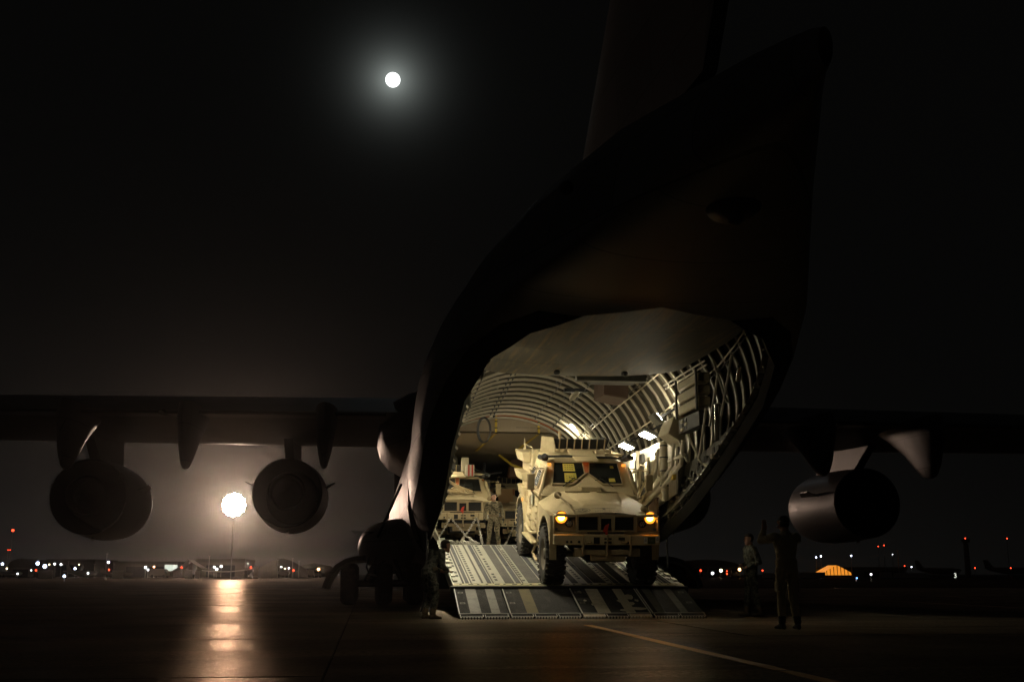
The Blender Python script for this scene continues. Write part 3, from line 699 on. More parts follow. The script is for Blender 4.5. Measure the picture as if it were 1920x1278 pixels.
# dome and vents under the tail
mb = MB(); mb.revolve([(.34, -.06), (.36, .0), (.33, .06), (.22, .12), (.10, .15), (.01, .16)], (4.45, 13.0, 5.42), (0, -.22, -1), 28); mb.revolve([(.10, .14), (.09, .22), (.05, .26), (.01, .27)], (4.45, 13.0, 5.42), (0, -.22, -1), 14)
A(mb, 'antenna_dome', m_nac, smooth=50)
for (x, y, z) in ((2.62, 14.7, 6.18), (3.72, 14.95, 6.8)):
    mb = MB(); mb.ell((x, y, z), (.10, .16, .10), 10, 6); A(mb, 'vent_scoop', m_black)
mb = MB(); mb.bb(4.8, 5.05, 15.3, 15.5, 5.1, 5.22); A(mb, 'tail_light_fairing', m_nac, bevel=.02)
# ---- wings
def hull(z): return math.sqrt(max(.01, 3.36**2-(z-3.6)**2)) if z > 2.0 else 2.9
for s_ in (-1, 1):
    def wsec(off, k0=0., k1=1.):
        le = 49.2-.44*(off-3.4); te = 36.2-.22*(off-3.4); zl = 6.42-.045*(off-3.4); zt = 6.02-.035*(off-3.4)
        out = []
        for (x, h) in airfoil(1, .13, 12):
            y = le+(te-le)*x; z = zl+(zt-zl)*x+(h*1.7 if h > 0 else h*.35)*(le-te)
            out.append((x, (XC+s_*off, y, z)))
        return out
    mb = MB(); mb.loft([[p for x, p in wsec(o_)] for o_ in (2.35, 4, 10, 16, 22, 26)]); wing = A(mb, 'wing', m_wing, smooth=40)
    for (o0, o1) in ((4.0, 10.6), (10.8, 17.0)):
        mb = MB()
        b, t = [], []
        for o_ in (o0, o1):
            te = 36.2-.22*(o_-3.4); zt = 6.02-.035*(o_-3.4)
            b.append([(XC+s_*o_, te-.25, zt-.16), (XC+s_*o_, te+1.6, zt-.02)]); t.append([(XC+s_*o_, te-.25, zt-.06), (XC+s_*o_, te+1.6, zt+.28)])
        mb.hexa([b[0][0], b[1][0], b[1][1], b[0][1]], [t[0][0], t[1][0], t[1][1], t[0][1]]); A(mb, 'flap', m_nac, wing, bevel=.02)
    for off in (5.9, 9.95, 13.2, 18.2):
        te = 36.2-.22*(off-3.4); zt = 6.0-.035*(off-3.4); mb = MB(); rings = []
        for (z, yc, ly, lx) in ((zt+.15, te+1.2, 2.4, .36), (zt-.35, te+.5, 1.9, .33), (zt-.9, te+.1, 1.25, .27), (zt-1.4, te-.15, .8, .19), (zt-1.72, te-.25, .45, .11), (zt-1.8, te-.27, .2, .05)):
            rings.append([(XC+s_*off+lx*math.cos(2*math.pi*k/16), yc+ly*math.sin(2*math.pi*k/16), z) for k in range(16)])
        mb.loft(rings); A(mb, 'flap_track_fairing', m_wing, wing, smooth=50)
    # wing root fillet
    mb = MB(); rings = []
    for y, k in ((34.5, .15), (36, .7), (39, 1), (46, 1), (50, .5), (52, .1)):
        rings.append([(XC+s_*max(hull(5.9+1.35*k*math.sin(t)), 2.2+2.0*k*math.cos(t)), y, 5.9+1.35*k*math.sin(t)) for t in [2*math.pi*q/18 for q in range(18)]])
    mb.loft(rings); A(mb, 'wing_root_fillet', m_wing, wing, smooth=60)
    # engines
    for (off, y0, zc) in ((7.53, 43.0, 3.87), (14.07, 40.4, 3.50)):
        c = (XC+s_*off, y0, zc)
        mb = MB(); mb.revolve([(1.30, .0), (1.345, .8), (1.40, 2.0), (1.41, 3.2), (1.36, 4.2), (1.27, 4.75), (1.19, 4.95), (1.10, 4.85), (1.05, 4.4), (1.04, 3.0), (1.15, 1.2), (1.25, .0)], c, (0, 1, 0), 48, True)
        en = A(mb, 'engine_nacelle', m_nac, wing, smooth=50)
        mb = MB(); mb.revolve([(1.06, 3.4), (1.0, 2.6), (.82, .6), (.70, -.35), (.62, -.40), (.55, .1), (.42, -.2), (.22, -.7), (.02, -1.0)], c, (0, 1, 0), 36)
        A(mb, 'exhaust_core', m_dark, wing, smooth=40)
        mb = MB()
        mb.hexa([(c[0]-.18, y0+.6, zc+1.25), (c[0]+.18, y0+.6, zc+1.25), (c[0]+.22, y0+4.2, zc+1.3), (c[0]-.22, y0+4.2, zc+1.3)], [(c[0]-.16, y0-1.2, 5.95-.04*off+.4), (c[0]+.16, y0-1.2, 5.95-.04*off+.4), (c[0]+.22, y0+4.0, 6.5-.05*off+.2), (c[0]-.22, y0+4.0, 6.5-.05*off+.2)])
        A(mb, 'engine_pylon', m_nac, wing, bevel=.04)
        for q in (-1, 1):
            mb = MB(); mb.hexa([(c[0]+q*1.3, y0+1.4, zc+.30), (c[0]+q*1.3, y0+3.2, zc+.35), (c[0]+q*1.3, y0+3.2, zc+.39), (c[0]+q*1.3, y0+1.4, zc+.34)], [(c[0]+q*1.72, y0+1.5, zc+.50), (c[0]+q*1.62, y0+2.5, zc+.50), (c[0]+q*1.62, y0+2.5, zc+.53), (c[0]+q*1.72, y0+1.5, zc+.53)])
            A(mb, 'nacelle_strake', m_wing, wing)
        mb = MB(); mb.ell((c[0], y0+1.0, zc-1.40), (.05, .12, .06), 8, 6); A(mb, 'drain_mast', m_chrome, wing)
# ---- landing gear pods, doors, wheels
for s_ in (-1, 1):
    mb = MB(); rings = []
    for (y, k, zo) in ((33.4, .06, .1), (33.7, .35, .08), (34.3, .65, .04), (35.3, .88, 0), (37, 1, 0), (42, 1, 0), (46, .7, .1), (48, .2, .2)):
        rings.append([(XC+s_*max(2.95+.3*k, 3.05+1.75*k*(math.copysign(abs(math.cos(t))**.8, math.cos(t)))), y, 1.72+zo+(.95 if math.sin(t) > 0 else .72)*k*math.copysign(abs(math.sin(t))**.85, math.sin(t))) for t in [2*math.pi*q/28 for q in range(28)]])
    mb.loft(rings); A(mb, 'gear_pod', m_skin_ac, smooth=50)
    arc = [(4.55, 1.42), (4.85, 1.41), (5.15, 1.33), (5.42, 1.16), (5.62, .92), (5.74, .66), (5.79, .50)]
    mb = MB(); rr = []
    for i, (o_, z) in enumerate(arc):
        a = Vector((arc[min(i+1, 6)][0]-arc[max(i-1, 0)][0], arc[min(i+1, 6)][1]-arc[max(i-1, 0)][1])).normalized(); nx, nz = -a.y, a.x
        rr.append([(XC+s_*o_, 34.2, z), (XC+s_*(o_-nx*.13), 34.2, z-nz*.13), (XC+s_*(o_-nx*.13), 36.8, z-nz*.13), (XC+s_*o_, 36.8, z)])
    mb.loft(rr); gd = A(mb, 'gear_door', m_skin_ac, smooth=30)
    mb = MB(); rr = []
    for i, (o_, z) in enumerate(arc):
        a = Vector((arc[min(i+1, 6)][0]-arc[max(i-1, 0)][0], arc[min(i+1, 6)][1]-arc[max(i-1, 0)][1])).normalized(); nx, nz = -a.y, a.x
        rr.append([(XC+s_*(o_-nx*.13), 34.17, z-nz*.13), (XC+s_*(o_-nx*.19), 34.17, z-nz*.19), (XC+s_*(o_-nx*.19), 36.6, z-nz*.19), (XC+s_*(o_-nx*.13), 36.6, z-nz*.13)])
    mb.loft(rr); A(mb, 'door_inner_rib', m_rampm, gd, smooth=30)
    tm = MB().revolve([(.34, -.23), (.50, -.25), (.585, -.19), (.61, -.10), (.613, 0), (.61, .10), (.585, .19), (.50, .25), (.34, .23)], (0, 0, 0), (1, 0, 0), 36, True).mesh('landing_wheel', m_tyre, smooth=40)
    hm = MB().revolve([(.02, -.14), (.2, -.16), (.33, -.22), (.345, -.22), (.345, .22), (.33, .22), (.2, .16), (.02, .14)], (0, 0, 0), (1, 0, 0), 24).mesh('wheel_hub', m_rim, smooth=40)
    for y in (34.6, 38.2):
        for off in (5.0, 3.97, 3.05):
            o = link('landing_wheel', tm, ac); o.location = (s_*off, y-30, .613); h = link('wheel_hub', hm, o)
        mb = MB(); mb.cyl((XC+s_*3.0, y, .62), (XC+s_*5.1, y, .62), .11); mb.cyl((XC+s_*4.45, y, .62), (XC+s_*3.9, y+.5, 1.7), .17); mb.cyl((XC+s_*3.4, y-.3, .7), (XC+s_*3.7, y-.2, 1.4), .06); A(mb, 'gear_strut', m_dark)
    mb = MB(); mb.tube([(XC+s_*4.45, 34.2, 1.38), (XC+s_*4.5, 34.15, 1.1), (XC+s_*4.42, 34.1, .9), (XC+s_*4.0, 34.1, .8)], .03, 6); A(mb, 'brake_hose', m_chrome)
# crew door stay and antennas on the left flank
mb = MB(); mb.cyl((.95, 35, 3.6), (.25, 33.2, 1.95), .04); A(mb, 'side_stay', m_dark)
mb = MB()
for i in range(4): mb.cyl((.15, 32.4, 2.05), (-.35-.05*i, 32.2, 1.92+.05*i), .008, n=5)
A(mb, 'whip_antenna', m_black)
# ================================================================== armoured trucks (local frame: forward is -Y, origin on the ground mid-wheelbase)
tk = thing('armoured_truck', 'tan armoured military truck driving down the ramp with amber lights on', 'military truck', (5.09, 27.25, 1.041), (math.atan(.1785), 0, 0))
def T(mb, name, m, parent=None, **k): return part(mb, name, m, parent or tk, **k)
# chassis, axles
mb = MB(); mb.bb(-.55, .55, -2.7, 2.9, .72, 1.0); mb.bb(-.42, .42, -2.9, -1.1, .62, 1.3); T(mb, 'chassis', m_dark, bevel=.02)
for y in (-1.97, 1.97):
    mb = MB(); mb.cyl((-.95, y, .68), (.95, y, .68), .09); mb.ell((0, y, .70), (.24, .26, .24), 14, 10); T(mb, 'axle', m_tand)
# wheels
prof = [(.36, -.19), (.52, -.215), (.60, -.20), (.642, -.165), (.652, -.08), (.654, 0), (.652, .08), (.642, .165), (.60, .20), (.52, .215), (.36, .19)]
mb = MB(); mb.revolve(prof, (0, 0, 0), (1, 0, 0), 44, True)
for k in range(30):
    a = 2*math.pi*k/30
    for sg in (-1, 1):
        aa = a+(math.pi/30 if sg > 0 else 0); rot = Matrix.Rotation(aa, 3, 'X') @ Matrix.Rotation(R(18*sg), 3, 'Z')
        c = Matrix.Rotation(aa, 3, 'X') @ Vector((sg*.098, 0, .655)); mb.box(c, (.135, .075, .05), Matrix.Rotation(aa, 3, 'X') @ Matrix.Rotation(R(20*sg), 3, 'Z'))
        c = Matrix.Rotation(aa, 3, 'X') @ Vector((sg*.188, 0, .635)); mb.box(c, (.05, .07, .075), Matrix.Rotation(aa, 3, 'X') @ Matrix.Rotation(R(28*sg), 3, 'Y'))
wm_ = mb.mesh('wheel', m_tyre, smooth=35)
mb = MB(); mb.revolve([(.02, -.17), (.10, -.18), (.13, -.15), (.135, -.06), (.24, -.05), (.27, -.12), (.35, -.185), (.375, -.185), (.375, .17), (.34, .17), (.30, .1), (.02, .1)], (0, 0, 0), (1, 0, 0), 32)
for k in range(8):
    a = math.pi*k/4; mb.cyl((-.055, .19*math.cos(a), .19*math.sin(a)), (-.085, .19*math.cos(a), .19*math.sin(a)), .018, n=6)
rm_ = mb.mesh('wheel_rim', m_rim, smooth=35)
for y in (-1.97, 1.97):
    for s_ in (-1, 1):
        w = link('wheel', wm_, tk); w.location = (s_*1.03, y, .655)
        if s_ > 0: w.rotation_euler = (random.random(), 0, math.pi)
        else: w.rotation_euler = (random.random(), 0, 0)
        link('wheel_rim', rm_, w)
# hood: top deck with sloped flanks, fenders with arches
mb = MB()
def sect(y, zt, wt, ze, we): return [(-we, y, ze), (-wt, y, zt), (-wt*.45, y, zt+.035), (0, y, zt+.045), (wt*.45, y, zt+.035), (wt, y, zt), (we, y, ze)]
mb.loft([sect(-2.93, 1.655, .66, 1.64, .78), sect(-2.6, 1.735, .72, 1.60, 1.14), sect(-2.0, 1.81, .78, 1.63, 1.19), sect(-1.35, 1.885, .82, 1.68, 1.2), sect(-.98, 1.92, .84, 1.70, 1.2)], closed=False, cap=False)
hood = T(mb, 'hood', m_tan, smooth=18)
mb = MB()                                          # raised hood bulge
b = [(-.60, -2.62, 1.70), (.60, -2.62, 1.70), (.66, -1.12, 1.90), (-.66, -1.12, 1.90)]; t = [(-.40, -2.45, 1.805), (.40, -2.45, 1.805), (.58, -1.15, 1.965), (-.58, -1.15, 1.965)]
mb.hexa(b, t); T(mb, 'hood_bulge', m_tan, hood, bevel=.03, seg=2)
mb = MB(); mb.bb(-.62, -.05, -1.30, -1.22, 1.955, 1.985); mb.bb(.12, .60, -1.30, -1.22, 1.955, 1.985); T(mb, 'hood_vent', m_tand, hood)
mb = MB(); mb.bb(-.22, .26, -1.08, -.80, 1.93, 2.07); T(mb, 'wiper_motor_cover', m_tan, bevel=.015)
for s_ in (-1, 1):
    # nose box side, arch and fender skirt
    mb = MB(); n = 14; yc, zc, r0 = -1.97, .66, .84
    out = [(yc+r0*math.cos(a), zc+r0*math.sin(a)) for a in [math.pi*(1-k/n) for k in range(n+1)]]
    top = [(-2.82, .95), (-2.86, 1.3), (-2.8, 1.6), (-2.6, 1.62), (-2.25, 1.63), (-2.0, 1.635), (-1.75, 1.65), (-1.5, 1.67), (-1.3, 1.68), (-1.15, 1.69), (-1.05, 1.69), (-1.0, 1.6), (-1.0, 1.3), (-1.0, 1.0), (-1.0, .9)]
    rr = []
    for (a, b_), (c, d) in zip(out, top): rr.append([(s_*1.06, a, b_), (s_*1.21, a, b_), (s_*1.21, c, d), (s_*1.06, c, d)])
    mb.loft(rr); T(mb, 'fender', m_tan, smooth=25)
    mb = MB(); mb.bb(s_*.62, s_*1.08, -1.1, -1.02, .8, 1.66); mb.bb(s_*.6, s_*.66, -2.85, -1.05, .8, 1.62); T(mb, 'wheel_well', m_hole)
# nose: grille panel with three openings, headlamp boxes
mb = MB()
zb, zt = 1.28, 1.66
def frame(mb, x0, x1, z0, z1, ox0, ox1, oz0, oz1, y0, y1, ds=.05):
    mb.bb(x0, ox0, y0, y1, z0, z1); mb.bb(ox1, x1, y0, y1, z0, z1); mb.bb(ox0, ox1, y0, y1, z0, oz0); mb.bb(ox0, ox1, y0, y1, oz1, z1)
frame(mb, -.66, -.165, zb, zt, -.61, -.19, 1.315, 1.605, -2.97, -2.88)
frame(mb, .165, .66, zb, zt, .19, .61, 1.315, 1.605, -2.97, -2.88)
frame(mb, -.165, .165, zb, zt, -.115, .115, 1.315, 1.57, -2.97, -2.88)
gr = T(mb, 'grille_panel', m_tand, bevel=.006)
for (a, b_, c) in ((-.60, -.20, 1.60), (.20, .60, 1.60), (-.11, .11, 1.565)):
    mb = MB(); mb.bb(a-.02, b_+.02, -2.90, -2.86, 1.30, c+.02)
    mb.cur = 1
    for k in range(9): mb.bb(a, b_, -2.915, -2.90, 1.325+k*(c-1.33)/9, 1.331+k*(c-1.33)/9)
    T(mb, 'grille_mesh', [m_hole, m_black], gr)
mb = MB(); mb.hexa([(-.09, -3.02, 1.30), (.0, -3.02, 1.27), (.0, -3.0, 1.27), (-.09, -3.0, 1.30)], [(-.03, -3.0, 1.43), (.055, -3.0, 1.47), (.055, -2.98, 1.47), (-.03, -2.98, 1.43)]); mb.bb(-.03, .02, -3.03, -3.0, 1.2, 1.29); T(mb, 'red_warning_tag', m_red, bevel=.004)
for s_ in (-1, 1):
    mb = MB()
    mb.hexa([(s_*.67, -2.90, 1.28), (s_*1.165, -2.86, 1.28), (s_*1.165, -2.6, 1.28), (s_*.67, -2.6, 1.28)], [(s_*.70, -2.89, 1.645), (s_*1.12, -2.84, 1.655), (s_*1.12, -2.6, 1.655), (s_*.70, -2.6, 1.645)])
    hb = T(mb, 'headlamp_panel', m_tand, bevel=.015)
    mb = MB(); mb.hexa([(s_*.66, -2.99, 1.60), (s_*1.15, -2.96, 1.60), (s_*1.15, -2.8, 1.60), (s_*.66, -2.8, 1.60)], [(s_*.66, -2.98, 1.655), (s_*1.10, -2.95, 1.665), (s_*1.10, -2.8, 1.67), (s_*.66, -2.8, 1.66)])
    for x in (.655, 1.14): mb.bb(s_*x-.018, s_*x+.018, -2.97, -2.82, 1.28, 1.63)
    T(mb, 'headlamp_cowl', m_tan, hb, bevel=.01)
    mb = MB(); mb.revolve([(.01, -.024), (.05, -.022), (.072, -.016), (.072, .03)], (s_*.98, -2.87, 1.585), (0, 1, 0), 20); tl_ = T(mb, 'turn_lamp', m_amber, hb); mb = MB(); mb.revolve([(.072, -.014), (.105, -.012), (.126, -.004), (.126, .02), (.072, .02)], (s_*.98, -2.87, 1.585), (0, 1, 0), 24, True); T(mb, 'turn_lamp_ring', m_amberhalo, hb)  # outer ring glows to paint the lamp's bloom
    mb = MB(); mb.revolve([(.137, .03), (.137, -.06), (.129, -.06), (.127, .0)], (s_*.98, -2.865, 1.585), (0, 1, 0), 20); T(mb, 'lamp_bezel', m_black, hb)
    mb = MB(); c = (s_*.81, -2.885, 1.455); mb.revolve([(.085, .03), (.085, -.03), (.075, -.04), (.07, .0), (.02, .0)], c, (0, 1, 0), 20)
    mb.cur = 1
    for k in range(7):
        a = 2*math.pi*k/6; r_ = .042 if k < 6 else 0; mb.ell((c[0]+r_*math.cos(a), -2.905, c[2]+r_*math.sin(a)), (.019, .014, .019), 8, 6)
    T(mb, 'drive_lamp', [m_black, m_lens], hb)
    mb = MB(); mb.bb(s_*1.175-.02, s_*1.175+.02, -2.62, -2.55, 1.52, 1.58); T(mb, 'side_marker', m_amberpt)
    mb = MB(); mb.bb(s_*1.05, s_*1.14, -2.905, -2.89, 1.31, 1.36); T(mb, 'sticker', m_glassb, hb)
# bumper
mb = MB(); mb.bb(-1.16, 1.16, -3.10, -2.86, 1.02, 1.235); mb.bb(-1.16, 1.16, -2.9, -2.75, 1.2, 1.27); bum = T(mb, 'bumper', m_tan, bevel=.012)
mb = MB(); mb.bb(-.52, .52, -3.03, -2.9, .80, .905); mb.bb(-.70, -.5, -3.0, -2.88, .76, .93); mb.bb(.5, .75, -3.0, -2.88, .76, .93)
for x in (-.54, -.02, .5): mb.bb(x, x+.04, -3.12, -2.98, .78, 1.24)
T(mb, 'lower_bar', m_tand, bum, bevel=.01)
mb = MB(); mb.bb(-.34, .44, -2.99, -2.85, .66, .80); T(mb, 'skid_plate', m_tand, bum, bevel=.01)
mb = MB()
for (a, b_, c, d) in ((-.07, .09, 1.06, 1.10), (-.07, .09, 1.14, 1.175), (.24, .38, 1.13, 1.19), (-.3, -.17, 1.05, 1.19), (.40, .47, 1.05, 1.1)): mb.bb(a, b_, -3.112, -3.09, c, d)
T(mb, 'bumper_slot', m_hole, bum)
for x in (-.42, .36):
    mb = MB(); mb.tube([(x-.05, -3.1, 1.1), (x-.055, -3.17, 1.09), (x, -3.2, 1.08), (x+.055, -3.17, 1.09), (x+.05, -3.1, 1.1)], .018, 8); T(mb, 'tow_shackle', m_tand, bum)
for (x0, z0) in ((.80, 1.06), (1.06, 1.08)):
    mb = MB(); mb.bb(x0, x0+.075, -3.108, -3.098, z0, z0+.13); o = T(mb, 'pale_marking', m_white, bum)
    mb = MB(); mb.bb(x0+.012, x0+.06, -3.112, -3.10, z0+.055, z0+.07); mb.bb(x0+.03, x0+.05, -3.112, -3.10, z0+.095, z0+.108); T(mb, 'ink_bar', m_hole, o)
mb = MB(); mb.bb(.885, 1.05, -3.106, -3.09, 1.05, 1.20); o = T(mb, 'unit_plate', m_green, bum)
mb = MB()
for x in (.915, .955, .99): mb.bb(x, x+.018, -3.11, -3.1, 1.10, 1.155)
T(mb, 'plate_figures', m_toestripe, o)
mb = MB()
for x in (-.79, -.62, -.88): mb.cyl((x, -3.115, 1.09), (x, -3.09, 1.09), .028, n=10)
T(mb, 'bumper_bolt', m_dark, bum)
# cab: lower tub, upper body with tumblehome, A frame
mb = MB(); mb.loft([[(-1.10, y, .85), (-1.17, y, 1.25), (-1.14, y, 1.86), (1.14, y, 1.86), (1.17, y, 1.25), (1.10, y, .85)] for y in (-1.0, 1.15)]); T(mb, 'cab_tub', m_tan, smooth=20, bevel=.015)
mb = MB()
def cs(y, zt, wt, wb): return [(-wb, y, 1.85), (-wt, y, zt), (-wt*.8, y, zt+.1), (wt*.8, y, zt+.1), (wt, y, zt), (wb, y, 1.85)]
mb.loft([cs(-.40, 2.46, .93, 1.10), cs(-.25, 2.58, .90, 1.12), cs(.3, 2.66, .90, 1.13), cs(1.15, 2.68, .92, 1.13)])
cab = T(mb, 'cab_body', m_tan, smooth=20, bevel=.012)
# slanted front with two panes, centre post wedge
def fp(x, z, d=0.):
    """point on the slanted windscreen plane, d outwards"""
    k = (z-1.93)/(2.58-1.93); y = -.86+.44*k
    nrm = Vector((0, -.65, .44)).normalized(); return tuple(Vector((x, y, z))+nrm*d)
mb = MB(); mb.prism([fp(-1.10, 1.86), fp(1.10, 1.86), fp(.92, 2.60), fp(-.92, 2.60)], (0, .25, 0)); T(mb, 'windscreen_frame', m_tan, bevel=.01)
for s_ in (-1, 1):
    cor = [(.83, 2.10), (.38, 2.10), (.06, 2.32), (.09, 2.56), (.76, 2.56)]
    mb = MB(); mb.prism([fp(s_*x, z, .012) for x, z in cor], (0, .02, 0)); T(mb, 'windscreen_pane', m_glassd)
    mb = MB(); c0 = (.52, 2.36)
    oc = [(c0[0]+(x-c0[0])*1.09, c0[1]+(z-c0[1])*1.14) for x, z in cor]
    rr = []
    for (a, b_), (c, d) in zip(cor, oc): rr.append([fp(s_*a, b_, .0), fp(s_*a, b_, .035), fp(s_*c, d, .035), fp(s_*c, d, .0)])
    rr.append(rr[0]); mb.loft(rr, cap=False); T(mb, 'pane_surround', m_tand, smooth=20)
    mb = MB(); mb.cyl(fp(s_*.60, 2.02, .05), fp(s_*.30, 2.22, .045), .012, n=6); mb.cyl(fp(s_*.44, 2.22, .05), fp(s_*.18, 2.16, .04), .010, n=6); T(mb, 'wiper', m_black)
for (x0, x1, z0, z1) in ((-.56, -.27, 2.37, 2.54), (-.54, -.24, 2.13, 2.33), (.58, .67, 2.44, 2.50), (.52, .68, 2.14, 2.22)):
    mb = MB(); mb.prism([fp(x0, z0, .0155), fp(x1, z0, .0155), fp(x1-.02, z1, .0155), fp(x0, z1, .0155)], (0, .004, 0)); o = T(mb, 'paper_notice', m_paper)
    if x1-x0 > .2:
        mb = MB()
        for k in range(3):
            for q in range(4):
                a = x0+.04+q*.055; mb.prism([fp(a, z0+.04+k*.045, .0175), fp(a+.035, z0+.04+k*.045, .0175), fp(a+.035, z0+.05+k*.045, .0175), fp(a, z0+.05+k*.045, .0175)], (0, .001, 0))
        T(mb, 'handwriting', m_pen, o)
mb = MB(); mb.prism([fp(-.045, 2.34, .02), fp(.045, 2.34, .02), fp(.07, 2.60, .02), fp(-.07, 2.60, .02)], (0, -.02, .01)); T(mb, 'centre_post', m_orange)
mb = MB(); mb.bb(-.045, .045, -.565, -.52, 2.60, 2.635); T(mb, 'post_marker_lamp', m_amberpt)
# side doors with thick windows, handles, mirrors
for s_ in (-1, 1):
    for (ya, yb, nm) in ((-.86, .02, 'front_door'), (.10, .92, 'rear_door')):
        mb = MB(); mb.hexa([(s_*1.16, ya, .95), (s_*1.16, yb, .95), (s_*1.22, yb, .95), (s_*1.22, ya, .95)], [(s_*1.12, ya, 1.88), (s_*1.12, yb, 1.88), (s_*1.185, yb, 1.88), (s_*1.185, ya, 1.88)])
        mb.hexa([(s_*1.10, ya, 1.88), (s_*1.10, yb, 1.88), (s_*1.18, yb, 1.88), (s_*1.18, ya, 1.88)], [(s_*.95, ya+.12*(ya < 0), 2.50), (s_*.95, yb, 2.50), (s_*1.0, yb, 2.50), (s_*1.0, ya+.12*(ya < 0), 2.50)])
        d = T(mb, nm, m_tan, bevel=.012)
        mb = MB(); mb.hexa([(s_*1.165, ya+.14, 1.98), (s_*1.165, yb-.12, 1.98), (s_*1.21, yb-.12, 1.98), (s_*1.21, ya+.14, 1.98)], [(s_*1.015, ya+.22, 2.42), (s_*1.015, yb-.12, 2.42), (s_*1.06, yb-.12, 2.42), (s_*1.06, ya+.22, 2.42)])
        T(mb, 'window_block', m_tand, d, bevel=.012)
        mb = MB(); mb.hexa([(s_*1.20, ya+.2, 2.03), (s_*1.20, yb-.18, 2.03), (s_*1.212, yb-.18, 2.03), (s_*1.212, ya+.2, 2.03)], [(s_*1.067, ya+.27, 2.38), (s_*1.067, yb-.18, 2.38), (s_*1.08, yb-.18, 2.38), (s_*1.08, ya+.27, 2.38)])
        T(mb, 'window_glass', m_glassb, d)
        mb = MB(); mb.tube([(s_*1.21, yb-.14, 1.5), (s_*1.27, yb-.14, 1.5), (s_*1.27, yb-.14, 1.75), (s_*1.20, yb-.14, 1.75)], .014, 6); mb.tube([(s_*1.22, ya+.1, 1.2), (s_*1.28, ya+.1, 1.22), (s_*1.27, ya+.4, 1.22), (s_*1.22, ya+.4, 1.2)], .012, 6); T(mb, 'door_handle', m_tand, d)
        mb = MB()
        for z in (1.1, 1.25, 1.4, 1.55): mb.bb(s_*1.21, s_*1.235, ya+.06, ya+.2, z, z+.035)
        T(mb, 'door_hinge', m_tand, d)
    mb = MB(); mb.tube([(s_*1.15, -.95, 1.75), (s_*1.38, -1.05, 1.95), (s_*1.40, -1.05, 2.45)], .018, 6); mb.tube([(s_*1.0, -.55, 2.45), (s_*1.25, -.9, 2.45), (s_*1.40, -1.05, 2.42)], .014, 6); T(mb, 'mirror_arm', m_tand)
    mb = MB(); mb.bb(s_*1.31, s_*1.49, -1.10, -1.03, 1.98, 2.36); T(mb, 'side_mirror', m_tand, bevel=.02)
    # round hood mirrors on bent stalks
    hx, hy, hz = (-.92, -2.0, 1.97) if s_ < 0 else (.93, -2.55, 1.74)
    mb = MB(); mb.ell((hx, hy, hz), (.085, .07, .085), 14, 9); mm = T(mb, 'hood_mirror', m_tand)
    mb = MB()
    if s_ < 0: mb.tube([(hx-.03, hy-.05, hz+.04), (-.80, -2.45, 1.84), (-.68, -2.86, 1.68), (-.66, -2.93, 1.60)], .018, 6); mb.tube([(hx+.02, hy-.05, hz), (-.70, -2.5, 1.80)], .012, 6)
    else: mb.tube([(hx+.08, hy, hz+.12), (hx+.05, hy-.2, 1.72), (hx-.03, hy-.32, 1.63)], .012, 6); mb.tube([(hx+.04, hy-.02, hz), (hx+.06, hy-.28, 1.64)], .010, 6)
    T(mb, 'mirror_stalk', m_tand, mm)
    # steps and suspension brace bars
    mb = MB(); mb.tube([(s_*1.2, -.95, .98), (s_*1.30, -.45, .92), (s_*1.25, .75, .96)], .035, 6); mb.bb(s_*1.13, s_*1.33, -.85, .85, .70, .74); T(mb, 'side_step', m_tan, bevel=.005)
    mb = MB(); mb.tube([(s_*1.18, -.98, .88), (s_*1.24, -.5, .45), (s_*1.22, -1.02, .35)], .03, 6); mb.tube([(s_*1.1, -.3, .72), (s_*1.24, -.5, .45)], .025, 6); T(mb, 'step_bracket', m_tan)
    mb = MB(); mb.ell((s_*.98, -.35, 2.68), (.10, .12, .09), 12, 8); mb.cyl((s_*.98, -.45, 2.70), (s_*1.02, -.60, 2.74), .055); mb.cyl((s_*1.04, -.35, 2.68), (s_*1.12, -.50, 2.70), .055); T(mb, 'smoke_launcher', m_black)
    mb = MB(); mb.bb(s_*.90-.04, s_*.90+.04, -.60, -.52, 2.50, 2.56); T(mb, 'roof_marker', m_amberpt)
# roof: visor plate, gear rail, turret shield, dark basket
mb = MB(); mb.hexa([(-.26, -.62, 2.60), (.28, -.62, 2.60), (.20, -.12, 2.80), (-.40, -.12, 2.80)], [(-.27, -.62, 2.645), (.29, -.62, 2.645), (.21, -.12, 2.85), (-.41, -.12, 2.85)]); T(mb, 'visor_plate', m_tan, bevel=.008)
mb = MB(); mb.tube([(-.92, -.30, 2.70), (-.5, -.40, 2.72), (.3, -.40, 2.70), (.92, -.30, 2.68)], .03, 6); T(mb, 'roof_rail', m_black)
mb = MB(); mb.revolve([(.62, 0), (.70, .0), (.70, .10), (.62, .10)], (.02, .62, 2.76), (0, 0, 1), 28, True); T(mb, 'turret_ring', m_tand, smooth=30)
mb = MB(); mb.prism([(-1.02, .10, 2.78), (-.66, -.02, 2.78), (-.72, .0, 3.14), (-1.0, .10, 3.16)], (.03, .05, .0)); T(mb, 'shield_plate', m_tan, bevel=.006)
mb = MB(); mb.prism([(-.62, .1, 2.86), (.60, .1, 2.86), (.66, .0, 3.10), (-.70, .0, 3.10)], (0, .05, .01)); mb.prism([(-.62, .1, 2.86), (-.70, .0, 3.10), (-.78, 1.2, 3.1), (-.70, 1.2, 2.86)], (.04, 0, 0)); mb.prism([(.60, .1, 2.86), (.66, .0, 3.10), (.74, 1.2, 3.1), (.66, 1.2, 2.86)], (-.04, 0, 0)); turret = T(mb, 'turret_basket', m_black)
